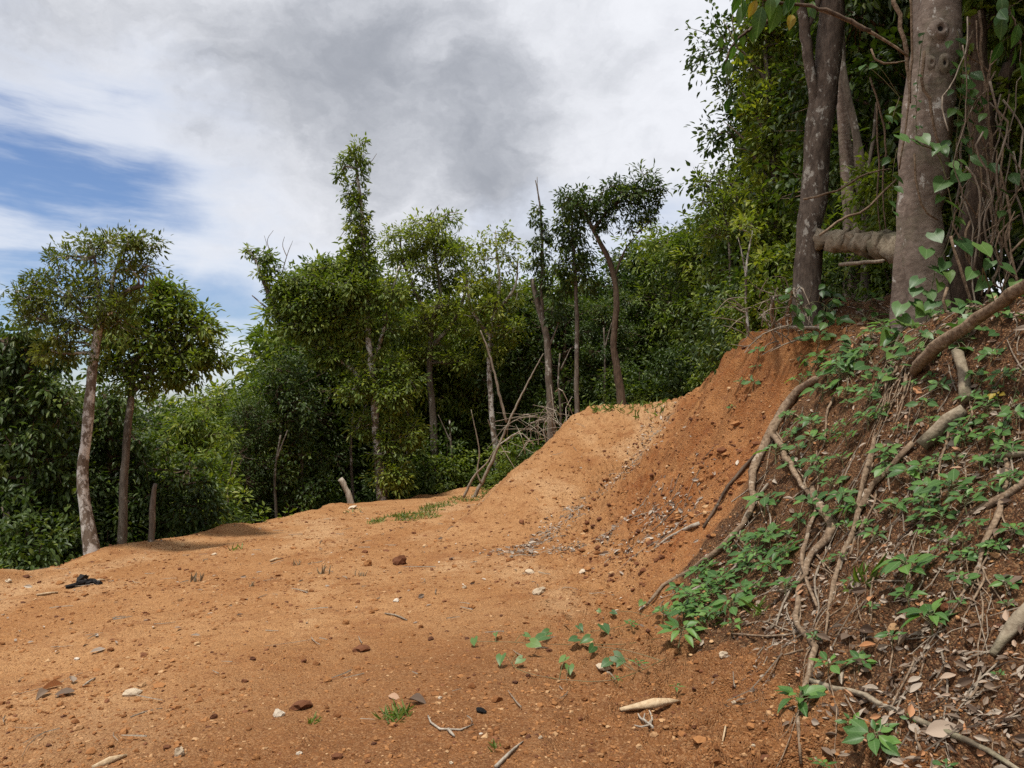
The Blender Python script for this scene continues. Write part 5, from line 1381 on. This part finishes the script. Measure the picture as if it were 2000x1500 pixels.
def ico(seed, rough=.22, sub=False):
    r = np.random.default_rng(seed)
    g = (1 + 5 ** .5) / 2
    V = unit(np.array([(-1, g, 0), (1, g, 0), (-1, -g, 0), (1, -g, 0), (0, -1, g), (0, 1, g), (0, -1, -g), (0, 1, -g), (g, 0, -1), (g, 0, 1), (-g, 0, -1), (-g, 0, 1)], float))
    Fs = np.array([(0, 11, 5), (0, 5, 1), (0, 1, 7), (0, 7, 10), (0, 10, 11), (1, 5, 9), (5, 11, 4), (11, 10, 2), (10, 7, 6), (7, 1, 8), (3, 9, 4), (3, 4, 2), (3, 2, 6), (3, 6, 8), (3, 8, 9), (4, 9, 5), (2, 4, 11), (6, 2, 10), (8, 6, 7), (9, 8, 1)])
    if sub:
        mid, V, nf = {}, list(V), []

        def m_(a, b):
            k = (min(a, b), max(a, b))
            if k not in mid:
                mid[k] = len(V)
                V.append(unit((V[a] + V[b]) / 2))
            return mid[k]
        for a, b, c in Fs:
            x, y, z = m_(a, b), m_(b, c), m_(c, a)
            nf += [(a, x, z), (b, y, x), (c, z, y), (x, y, z)]
        V, Fs = np.array(V), np.array(nf)
    return V * (1 + r.normal(0, rough, (len(V), 1))) * np.array([1, r.uniform(.6, .95), r.uniform(.35, .65)]), Fs


ICOS = [ico(k) for k in range(8)]


def scatter_stones(name, X, Y, S, mat, rng, sink=.05):
    acc_V, acc_F, acc_A, n = [], [], [], 0
    Z = H(X, Y)
    an = rng.uniform(0, 6.28, len(X))
    kind = rng.integers(0, 8, len(X))
    col = rng.random(len(X))
    for k in range(8):
        m = kind == k
        V, Fs = ICOS[k]
        c, s_ = np.cos(an[m])[:, None], np.sin(an[m])[:, None]
        vx = (V[:, 0] * c - V[:, 1] * s_) * S[m][:, None] + X[m][:, None]
        vy = (V[:, 0] * s_ + V[:, 1] * c) * S[m][:, None] + Y[m][:, None]
        vz = V[:, 2] * S[m][:, None] + Z[m][:, None] + (S[m] * sink)[:, None]
        acc_V.append(np.stack([vx, vy, vz], -1).reshape(-1, 3))
        acc_F.append((Fs[None] + (np.arange(m.sum()) * len(V))[:, None, None]).reshape(-1, 3) + n)
        acc_A.append(np.repeat(col[m], len(V)))
        n += m.sum() * len(V)
    return link(name, make_mesh(name, np.concatenate(acc_V), [np.concatenate(acc_F)], mat, {'rnd': np.concatenate(acc_A)}), kind='stuff')


rng = rng_of('gravel')


def sample(n, y0, y1, wide=.74, pw=1.0):
    """points over the ground in view, thinning with distance"""
    y = y0 * (y1 / y0) ** (rng.random(n) ** pw)
    x = rng.uniform(-wide, wide, n) * y
    return x, y


x, y = sample(34000, 2.9, 24)
z_, d_, e_, nr_, ty_, t_1, l_1 = terrain(x, y)
cl_ = .5 + .5 * fbm(x * .8, y * .8, 3, 301)
keep = (e_ < .2) & (d_ < 2.4) & (rng.random(len(x)) < .25 + .75 * np.clip(cl_ + .5 * (d_ > -.4) * (y > 5), 0, 1)) & ~((d_ > .4) & (y < 6.5) & (rng.random(len(x)) < .6))
x, y, d_ = x[keep], y[keep], d_[keep]
S = np.exp(rng.normal(0, .50, len(x))) * .0040 * (y / 3.4) ** .72 * (1 + .5 * np.exp(-((d_ + .1) / .5) ** 2))
scatter_stones('gravel', x, y, np.clip(S, .002, .045), m_grit, rng)
x, y = sample(11000, 2.9, 22)
z_, d_, e_, *_r = terrain(x, y)
keep = (e_ < 0) & (d_ < 2) & (rng.random(len(x)) < .3 + .7 * np.exp(-((d_ + .1) / .6) ** 2))
x, y = x[keep], y[keep]
scatter_stones('soil_crumbs', x, y, np.clip(np.exp(rng.normal(0, .5, len(x))) * .0052 * (y / 3.4) ** .75, .003, .05), m_clod, rng)

x, y = sample(15000, 2.9, 20)
z_, d_, e_, *_r = terrain(x, y)
keep = (e_ < .1) & (d_ < 2.2) & (rng.random(len(x)) < .15 + .85 * sstep(fbm(x * 1.1, y * 1.1, 3, 311) + .6 * np.exp(-((d_ + .1) / .6) ** 2) + .5 * sstep(-y, -5, -3), -.1, .7)) & ~((d_ > .5) & (y < 6.5) & (rng.random(len(x)) < .6))
x, y = x[keep], y[keep]
scatter_stones('soil_crumbs', x, y, np.clip(np.exp(rng.normal(0, .42, len(x))) * .0085 * (y / 3.4) ** .55, .004, .05), m_grit, rng, .1)

x, y = sample(26000, 7.5, 21)
z_, d_, e_, nr_, ty_, t_1, l_1 = terrain(x, y)
keep = (e_ < .1) & (d_ < 2.7) & (rng.random(len(x)) < np.clip(.10 + .75 * (d_ > -.3) + .3 * (np.abs(l_1) < 1.6) * (t_1 > 0), 0, 1) * (.25 + .75 * sstep(fbm(x * 1.4, y * 1.4, 3, 321), -.3, .5)))
x, y, d_ = x[keep], y[keep], d_[keep]
S = np.clip(np.exp(rng.normal(0, .5, len(x))) * .0115 * (y / 8) ** .5 * (1 + .5 * (d_ > -.3)), .005, .07)
m1 = rng.random(len(x)) < .6
scatter_stones('soil_crumbs', x[m1], y[m1], S[m1], m_grit, rng, .1)
scatter_stones('soil_crumbs', x[~m1], y[~m1], S[~m1], m_clod, rng, .1)

# dead leaves on the bank and along the foot of ramp and bank


def litter(name, n, prob, mat, y0=2.9, y1=22, L0=.05, lo=.3):
    x, y = sample(n, y0, y1)
    out = terrain(x, y)
    keep = rng.random(n) < prob(x, y, *out)
    x, y = x[keep], y[keep]
    m = len(x)
    P = np.stack([x, y, H(x, y) + rng.uniform(.002, .018, m)], -1)
    nn = Hn(x, y)
    an = rng.uniform(0, 6.28, m)
    D = np.stack([np.cos(an), np.sin(an), rng.normal(0, .25, m)], -1)
    D = D - nn * (D * nn).sum(-1, keepdims=True) * .8
    N_ = nn + rng.normal(0, .45, (m, 3))
    L = L0 * np.exp(rng.normal(0, .35, m)) * (y / 4) ** .25
    a = Acc()
    leaves(a, P, D, N_, L, L * rng.uniform(.28, .5, m), rng.random(m), fold=.28, droop=-.12)
    return a.obj(name, mat, kind='stuff')


def strip(x, y, a, b, w):
    a, b = np.array(a), np.array(b)
    d = b - a
    t = np.clip(((x - a[0]) * d[0] + (y - a[1]) * d[1]) / d.dot(d), 0, 1)
    return np.exp(-(np.hypot(x - a[0] - t * d[0], y - a[1] - t * d[1]) / w) ** 2)


def p_bank(x, y, z, d, e, nr, ty, t, l):
    h = sstep(d, -.05, .5) * (1 - sstep(ty - .55 * np.clip(d, 0, 2.5), 6.2, 7.0)) * (d < 4.5)
    return np.maximum(h * (.35 + .65 * sstep(fbm(x * 1.6, y * 1.6, 3, 401), -.3, .5)), .9 * ((d > 2.1) & (d < 4.5)))


def p_strip(x, y, z, d, e, nr, ty, t, l):
    s_ = strip(x, y, (.0, 10.9), (1.12, 13.0), .22) + strip(x, y, (1.12, 13.0), (2.28, 15.0), .20) * .9 + strip(x, y, (2.28, 15.0), (3.9, 19.2), .24) * .8 + strip(x, y, (.0, 10.6), (1.4, 10.0), .30) * .9 + strip(x, y, (1.4, 10.0), (1.7, 8.2), .30) * .7
    return s_ * sstep(fbm(x * 2, y * 2, 2, 411), -.8, .1) + .004


litter('leaf_litter', 34000, p_bank, m_litter, 2.7, 11, .033)
litter('leaf_litter', 110000, p_strip, m_debris, 6, 21, .042)


def twigs(name, n, prob, mat, y0, y1, L0):
    x, y = sample(n, y0, y1)
    out = terrain(x, y)
    keep = rng.random(n) < prob(x, y, *out)
    a = Acc()
    for X, Y in zip(x[keep], y[keep]):
        L = L0 * math.exp(rng.normal(0, .5)) * (Y / 4) ** .4
        an = rng.uniform(0, 6.28)
        c, s_ = math.cos(an) * L / 2, math.sin(an) * L / 2
        xs = np.array([X - c, X + rng.normal(0, .06) * L, X + c])
        ys = np.array([Y - s_, Y + rng.normal(0, .06) * L, Y + s_])
        P = np.stack([xs, ys, H(xs, ys) + .006 + rng.uniform(0, .02)], -1)
        tube(a, P, np.array([.0035, .003, .0018]) * rng.uniform(.5, 1.5) * (Y / 4) ** .5, n=4, sides=3, cap=False, rnd=rng.random())
    return a.obj(name, mat, kind='stuff')


twigs('twig_litter', 5200, lambda *q: p_bank(*q) * .5, m_twig, 2.7, 11, .14)
twigs('twig_litter', 14000, lambda *q: p_strip(*q) * .8 + .012, m_twig, 4, 21, .13)

# stones and clods one can point at
SUB = [ico(50 + k, .15, True) for k in range(8)]
SM = {}


def stone(u, v, w, h, mat, label, name='stone', cat='stone', group=None, k=None):
    rng_ = rng_of('%s%d_%d' % (name, u, v))
    k = int(rng_.integers(8)) if k is None else k
    if (k, mat.name) not in SM:
        SM[(k, mat.name)] = make_mesh(name, SUB[k][0] / np.array([1, .8, .6]), [SUB[k][1]], mat, {'rnd': np.full(len(SUB[k][0]), .3)})
    p = hit(u, v + h * .4)
    s_ = p[1] / F
    t = thing(name, label, cat, (p[0], p[1], p[2] + h * s_ * .22), group, SM[(k, mat.name)])
    t.scale = (w * s_ / 2, w * s_ * .42, h * s_ * .62)
    t.rotation_euler = (rng_.normal(0, .15), rng_.normal(0, .15), rng_.uniform(-.5, .5))
    return t


stone(780, 1092, 30, 22, m_clod, 'dark red dirt clod standing alone on the pale dirt', 'dirt_clod', 'dirt clod')
stone(718, 1098, 18, 15, m_grit, 'orange brown block of dirt left of the dark red clod', 'dirt_clod', 'dirt clod')
stone(258, 1352, 36, 13, m_stone, 'flat pale stone lying alone on the left dirt')
stone(545, 1392, 20, 18, m_stone, 'round whitish stone left of the dark dirt lump')
stone(588, 1374, 44, 24, m_clod, 'dark dirt lump with a pale fleck on the bare dirt', 'dirt_clod', 'dirt clod')
stone(706, 1264, 34, 16, m_clod, 'dark ragged clod in the middle of the dirt', 'dirt_clod', 'dirt clod')
stone(350, 1468, 20, 24, m_stone, 'pale upright stone near the bottom left')
stone(1035, 1116, 20, 9, m_stone, 'flat yellowish stone near the ramp foot')
stone(1137, 1115, 14, 8, m_stone, 'small yellowish stone right of the flat yellowish stone')
stone(1052, 1152, 30, 14, m_stone, 'light brown stone with a dark shadowed side in front of the ramp')
stone(1178, 1300, 30, 20, m_stone, 'pale chunk beside the last leaves of the runner vine')
stone(640, 1326, 18, 13, m_grit, 'small orange stone on the dirt right of the centre')
stone(688, 990, 20, 9, m_stone, 'pale stone lying right below the white snag')
stone(658, 1475, 22, 16, m_clod, 'dark clod close to the bottom edge', 'dirt_clod', 'dirt clod')
stone(326, 1458, 14, 12, m_clod, 'small dark clod left of the pale upright stone', 'dirt_clod', 'dirt clod')
stone(940, 1386, 22, 12, m_char, 'blackish curled scrap lying on the dirt', 'bark_scrap', 'bark')
stone(990, 1455, 14, 18, m_grit, 'pointed orange stone near the bottom centre')
stone(1745, 1226, 22, 16, m_grit, 'smooth pinkish stone among the leaf litter on the bank')
stone(1845, 1185, 26, 18, m_clod, 'dark stone near the lower end of the dark root', 'dirt_clod', 'dirt clod')
stone(1413, 1278, 20, 14, m_stone, 'pale pointed stone on bare soil below the seedlings')
stone(500, 1478, 16, 12, m_grit, 'small tan stone at the bottom edge')
stone(808, 1040, 9, 7, m_clod, 'tiny dark clod at the left foot of the ramp', 'dirt_clod', 'dirt clod')
small = {'a': [], 'b': [], 'c': [], 'd': []}
for i in range(110):
    while True:
        u, v = rng.uniform(0, 1500), rng.uniform(1060, 1500)
        q = hit(u, v)
        out = terrain(np.array([q[0]]), np.array([q[1]]))
        if out[2][0] < -.2 and out[1][0] < 1.5 and rng.random() < .35 + (v - 1060) / 500:
            break
    w = rng.uniform(8, 14)
    if rng.random() < .7:
        small['a'].append((stone(u, v, w, w * .7, m_grit, 'small orange brown dirt clod among the grit', 'small_clod', 'dirt clod', 'small orange clods in the dirt'), (u, v)))
    elif rng.random() < .6:
        small['b'].append((stone(u, v, w, w * .7, m_clod, 'small dark brown dirt clod among the grit', 'small_clod', 'dirt clod', 'small dark clods in the dirt'), (u, v)))
    else:
        small['c'].append((stone(u, v, w * .9, w * .6, m_stone, 'small pale stone chip among the grit', 'stone_chip', 'stone', 'small pale chips in the dirt'), (u, v)))
# red clods broken off the bank
for i in range(60):
    u, v = rng.uniform(1120, 1420), rng.uniform(980, 1140)
    w = rng.uniform(8, 18)
    small['d'].append((stone(u, v, w * .85, w * .5, m_grit if rng.random() < .6 else m_clod, None, 'small_clod', 'dirt clod', 'clods at the foot of the bank'), (u, v)))

for k_, pat in (('a', 'small orange brown clod, the {w} {rel}'), ('b', 'small dark brown clod, the {w} {rel}'), ('c', 'small pale stone chip, the {w} {rel}'), ('d', 'crumbled red bank clod, the {w} {rel}')):
    auto_labels(small[k_], pat)
# wood lying on the dirt
ground_piece('driftwood_chunk', 'pale chunk of wood lying at the bottom right of the dirt', 'wood', [(1210, 1390), (1235, 1386), (1270, 1381), (1305, 1376), (1328, 1372)], [9, 19, 22, 17, 5], m_cutwood, .35, rough=.12)
ground_piece('wood_splinter', 'splintered pale stick at the bottom left edge', 'wood', [(180, 1502), (205, 1494), (228, 1485), (247, 1478)], [8, 16, 14, 5], m_cutwood, .4, rough=.14)
ground_piece('wood_chip', 'flat pale chip of wood left of the charred wood', 'wood', [(72, 1164), (92, 1162), (112, 1159)], [6, 8, 5], m_cutwood, .4)
ground_piece('stick', 'grey stick poking up from the bottom edge at the centre', 'branch', [(968, 1505), (990, 1483), (1010, 1462), (1022, 1450)], [11, 10, 7, 3], m_dead, .8)
ground_piece('stick', 'thin brown stick lying in the middle of the dirt', 'branch', [(752, 1200), (772, 1204), (795, 1213)], [4, 5, 3], m_twig, .7)
ground_piece('stick', 'thin pale forked stick below the dead curled leaves', 'branch', [(836, 1400), (846, 1420), (872, 1430), (905, 1428), (925, 1416)], [3, 5, 6, 5, 2], m_dead, .8)
ground_piece('stick', 'short pale stick below the thin forked stick', 'branch', [(875, 1428), (882, 1436), (888, 1441)], [7, 7, 4], m_dead, .8)
ground_piece('stick', 'small brown stick on the far dirt left of the dry tufts', 'branch', [(528, 1098), (538, 1095), (548, 1093)], [5, 6, 3], m_cutwood, .6)
ground_piece('stick', 'grey thin stick on the left dirt above the bottom left stone', 'branch', [(255, 1402), (280, 1393), (318, 1384)], [3, 4, 2], m_twig, .7)
ground_piece('stick', 'pale stick beside the dead leaf heap', 'branch', [(162, 1343), (172, 1336), (186, 1326)], [4, 6, 3], m_dead, .8)
t_ = thing('forked_twig', 'small pale antler shaped twig below the pale driftwood chunk', 'twig', tuple(hit(1262, 1428)))
for path in ([(1275, 1432), (1266, 1422), (1258, 1412), (1260, 1400)], [(1264, 1420), (1252, 1412), (1246, 1400)], [(1268, 1426), (1254, 1428), (1240, 1424)], [(1270, 1424), (1274, 1410), (1268, 1396)]):
    P, d = on_ground(path, [7, 5, 3], 1.0)
    a = Acc()
    tube(a, P + np.array([0, 0, .01]), d / 2, n=8, sides=5, rng=rng, jitter=.2)
    a.obj('prong', m_dead, t_)
t_ = thing('charred_wood', 'black charred wood lying at the left side of the bench', 'charred wood', tuple(hit(165, 1146)))
for path, w in (([(128, 1150), (150, 1146), (172, 1140), (186, 1138)], [8, 12, 12, 8]), ([(150, 1142), (160, 1134), (172, 1130)], [10, 14, 8]), ([(170, 1144), (184, 1140), (196, 1142)], [8, 11, 9])):
    P, d = on_ground(path, w, .5)
    a = Acc()
    tube(a, P, d / 2, n=8, sides=8, rng=rng, rough=.25)
    a.obj('charred_piece', m_char, t_)
ground_piece('pale_bark', 'pale bark scrap at the right end of the charred wood', 'bark', [(188, 1140), (197, 1137), (205, 1136)], [6, 8, 5], m_cutwood, .7)

# dry stubble tufts
m_straw = wood_mat('dry_straw', (0.17, 0.12, 0.07), (0.30, 0.235, 0.15), None, scale=40)
for u, v, s_, n_, lab in [(382, 1130, 34, 9, 'spread dry stubble tuft, first of the row from the left'), (493, 1142, 16, 7, 'smallest dry stubble tuft of the row'), (628, 1115, 28, 10, 'tall pointed dry stubble tuft in the row'), (705, 1121, 18, 10, 'dense brown dry stubble tuft below the orange block'), (580, 1100, 20, 6, 'flat dry stubble scrap left of the tall pointed tuft')]:
    r2 = rng_of(lab)
    p = hit(u, v + s_ * .2)
    s = p[1] / F
    t = thing('dry_tuft', lab, 'dry grass', tuple(p), 'dry stubble tufts on the bench')
    for k in range(n_):
        a = Acc()
        b = p + np.array([r2.normal(0, .25) * s_ * s, r2.normal(0, .15) * s_ * s, -.01])
        e = b + np.array([r2.normal(.15, .28), r2.normal(0, .15), r2.uniform(.6, 1.05)]) * s_ * s * .75
        tube(a, [b, (b + e) / 2 + r2.normal(0, .04, 3) * s_ * s, e], np.array([.07, .05, .015]) * s_ * s, n=5, sides=4)
        a.obj('stalk', m_straw, t)


# green grass: patches on the bench and tufts in front
def grass(name, spots, n, hgt, kind='stuff', label=None, spread=1.0):
    a = Acc()
    for u, v, ru, rv, k in spots:
        c = hit(u, v)
        du = ru * c[1] / F
        dv = min(1.2, max(.05, (hit(u, v - rv)[1] - hit(u, v + rv)[1]) / 2))
        m = int(n * k)
        rr, an = rng.random(m) ** .6, rng.uniform(0, 6.28, m)
        x, y = c[0] + np.cos(an) * rr * du, c[1] + np.sin(an) * rr * dv
        P = np.stack([x, y, H(x, y) - .005], -1)
        ok = fbm(x * 3, y * 3, 2, 77) > -.15 if du > .3 else np.ones(m, bool)
        P, m = P[ok], int(ok.sum())
        D = np.stack([rng.normal(0, .8, m), rng.normal(0, .8, m), rng.uniform(.25, 1, m)], -1)
        L = hgt * rng.uniform(.35, 1.2, m)
        leaves(a, P, D, rng.normal(0, 1, (m, 3)), L, L * rng.uniform(.07, .2, m), rng.random(m), fold=.1, droop=.5)
    if kind == 'stuff':
        return a.obj(name, m_grass, kind='stuff')
    o = a.obj(name, m_grass, None, tuple(hit(*spots[0][:2])))
    return tag(o, label, 'grass')


grass('grass', [(800, 1010, 60, 7, 1.2), (845, 992, 26, 7, .8), (770, 1014, 34, 4, .6), (735, 1020, 14, 4, .2), (910, 975, 36, 5, .7), (875, 985, 20, 4, .2), (940, 968, 20, 4, .4), (700, 968, 30, 4, .2), (690, 1000, 20, 4, .06), (460, 1074, 10, 3, .05)], 420, .12)
grass('grass', [(1180, 795, 40, 4, .6), (1260, 790, 50, 3, .4), (1130, 800, 24, 4, .4)], 400, .22)
grass('grass_tuft', [(775, 1400, 32, 12, 1)], 90, .07, 'thing', 'bright green grass tuft on the bare dirt beside the curled dead leaves')
grass('grass_tuft', [(610, 1412, 8, 5, 1)], 24, .05, 'thing', 'tiny green sprout right of the dark dirt lump')
grass('grass_tuft', [(1680, 1135, 14, 20, 1)], 26, .16, 'thing', 'thin upright grass blades right of the thick curled root')
grass('grass_tuft', [(1480, 1200, 12, 14, 1)], 20, .12, 'thing', 'thin grass blades among the seedlings at the plants border')
grass('grass_tuft', [(1400, 1210, 30, 14, 1)], 40, .10, 'thing', 'grass tuft between the low seedlings left of the wavy root')
grass('grass_tuft', [(970, 1460, 10, 8, 1)], 16, .05, 'thing', 'tiny yellowish green sprout at the bottom centre')


# dead leaves one can point at
def dead_leaf(u, v, s_, label, group=None, name='fallen_leaf', upr=.25):
    r2 = rng_of('dl%d_%d' % (u, v))
    p = hit(u, v + s_ * .15)
    L = s_ * p[1] / F
    nn = Hn(np.array(p[0]), np.array(p[1]))
    an = r2.uniform(0, 6.28)
    D = np.array([math.cos(an), math.sin(an), r2.normal(0, upr)])
    D -= nn * D.dot(nn) * .7
    N_ = nn + r2.normal(0, .35, 3)
    D = Vector(D).normalized()
    N_ = Vector(N_)
    N_ = (N_ - D * N_.dot(D)).normalized()
    M = Matrix((D.cross(N_), D, N_)).transposed().to_4x4() @ Matrix.Diagonal((L, L, L, 1))
    M.translation = Vector(p) + Vector(nn) * (.006 + L * .10) - Vector(D) * L * .5
    o = thing(name, label, 'dead leaf', (0, 0, 0), group, DLM[int(r2.integers(4))])
    o.matrix_basis = M
    return o


DLM = [leaf_mesh('fallen_leaf', m_litter, w_, 0, OV, f_, c_2) for w_, f_, c_2 in ((.24, .35, -.25), (.28, .45, .2), (.22, .6, -.4), (.26, .2, .35))]
for u, v, s_, lab in [(816, 1368, 42, 'dark curled dead leaf beside the bright grass tuft'), (770, 1360, 30, 'standing grey dead leaf left of the dark curled leaf'), (1700, 1236, 46, 'orange brown dead leaf below the smooth pinkish stone'), (1660, 1240, 40, 'brown dead leaf left of the orange brown dead leaf'), (1562, 1316, 20, 'small yellow orange dead leaf beside the knobbly root'),
                      (1960, 1292, 24, 'orange dead leaf in front of the corner log'), (1965, 1130, 24, 'tan dead leaf right of the dark root'), (1890, 1338, 40, 'tan curled dead leaf on the bottom corner litter'), (1780, 1394, 30, 'pale brown dead leaf standing against the long grey branch'), (1960, 1418, 30, 'pale pinkish dead leaf in the bottom corner'),
                      (1634, 966, 22, 'orange dead leaf beside the top of the thick curled root'), (1667, 1142, 24, 'yellowish dead leaf by the thin grass blades'), (1785, 1486, 34, 'reddish dead leaf at the bottom edge'), (1850, 1420, 70, 'large whitish curled dead leaf along the long grey branch'), (100, 1340, 40, 'pinkish dead leaf on the leaf heap at the left'),
                      (120, 1352, 46, 'grey dead leaf at the front of the leaf heap'), (140, 1330, 30, 'whitish dead leaf on top of the leaf heap'), (84, 1356, 36, 'brown dead leaf left in the leaf heap'), (1950, 772, 26, 'bright orange dead leaf stuck on the litter slope')]:
    dead_leaf(u, v, s_, lab)
lvs_ = []
for i in range(110):
    if i < 75:
        u, v = rng.uniform(1580, 2000), rng.uniform(1230, 1500)
    else:
        u, v = rng.uniform(1500, 2000), rng.uniform(850, 1230)
    lvs_.append((dead_leaf(u, v, rng.uniform(16, 34), None, 'dead leaves on the bank'), (u, v)))

auto_labels(lvs_, 'curled brown dead leaf, the {w} {rel}')
auto_labels(THIN, 'thin winding root, the {w} {rel}')
# the yellow plant on the slope
seedling(1950, 778, 34, 5, 'yellow', 'small plant with yellow leaves on the slope below the split dead branch', name='yellow_plant')

# brush pile of dead sticks on the ramp shoulder
t_ = thing('brush_pile', 'heap of dead grey branches at the left shoulder of the ramp', 'brush pile', tuple(px(1060, 850, 21.0)))
for k in range(50):
    f_ = rng.random()
    u, v = 985 + 125 * f_ + rng.normal(0, 8), 868 - 50 * f_ + rng.normal(0, 18)
    Y = 21.2 + rng.uniform(-.8, 1.0)
    du, dv = rng.normal(0, 30), rng.normal(0, 20)
    if rng.random() < .35:
        du, dv = rng.normal(0, 20), -rng.uniform(12, 40)
    a = Acc()
    P = [px(u - du, v - dv, Y), px(u + rng.normal(0, 9), v - abs(rng.normal(0, 12)), Y + rng.uniform(-.3, .3)), px(u + du, v + dv, Y + rng.uniform(-.4, .4))]
    tube(a, P, np.array([2.0, 1.6, .7]) * rng.uniform(.4, 1.2) * Y / F / 2, n=8, sides=5, rng=rng, jitter=.5)
    a.obj('stick', m_dead if rng.random() < .5 else m_twig, t_)
# ------------------------------------------------------------------ labels for the copied trees and shrubs, by the trees one can name
from collections import Counter
TREE_LAND = [(60, 'the vine covered tree'), (175, 'the lichen trunk tree'), (245, 'the broad leaved tree'), (297, 'the broken post trunk'), (590, 'the thin grey trunk left of the snag'), (735, 'the tall vine clad tree'), (850, 'the pale green tree'), (962, 'the yellowish green tree'),
             (1068, 'the bare topped snag'), (1126, 'the pole tree'), (1206, 'the leaning tree'), (1455, 'the pale sapling'), (1518, 'the leafy edge tree'), (1585, 'the forked spotted trunk'), (1656, 'the fluted trunk'), (1800, 'the thickest trunk'), (1905, 'the vine tangled trunk')]


def forest_labels(objs, what):
    rows = []
    for o in objs:
        x, y, _z = o.location
        u = 1000 + x / y * F
        lu, nm = min(TREE_LAND, key=lambda q: abs(q[0] - u))
        rows.append((nm, 'right' if u > lu else 'left', y, o))
    cnt = Counter((r[0], r[1]) for r in rows)
    rows.sort(key=lambda r: r[2])
    seen = Counter()
    order = ['nearest', 'second', 'third', 'fourth', 'fifth', 'sixth', 'seventh', 'eighth', 'ninth', 'tenth', 'eleventh', 'twelfth', 'thirteenth', 'fourteenth', 'fifteenth', 'sixteenth', 'seventeenth', 'eighteenth', 'nineteenth', 'twentieth', 'last but one']
    for nm, sd, y, o in rows:
        k = seen[(nm, sd)]
        seen[(nm, sd)] += 1
        n = cnt[(nm, sd)]
        w = '' if n == 1 else ('farthest ' if k == n - 1 else order[min(k, 20)] + ' ')
        o['label'] = '%s%s close behind, %s of %s' % (w, what, sd, nm)


for nm, what, grp in (('forest_tree', 'leafy forest tree', 'forest trees behind the clearing'), ('forest_shrub', 'dark leafy shrub', 'shrubs along the forest edge')):
    obs = [o for o in COL.objects if o.name.split('.')[0] == nm]
    for o in obs:
        o['group'] = grp
    forest_labels(obs, what)
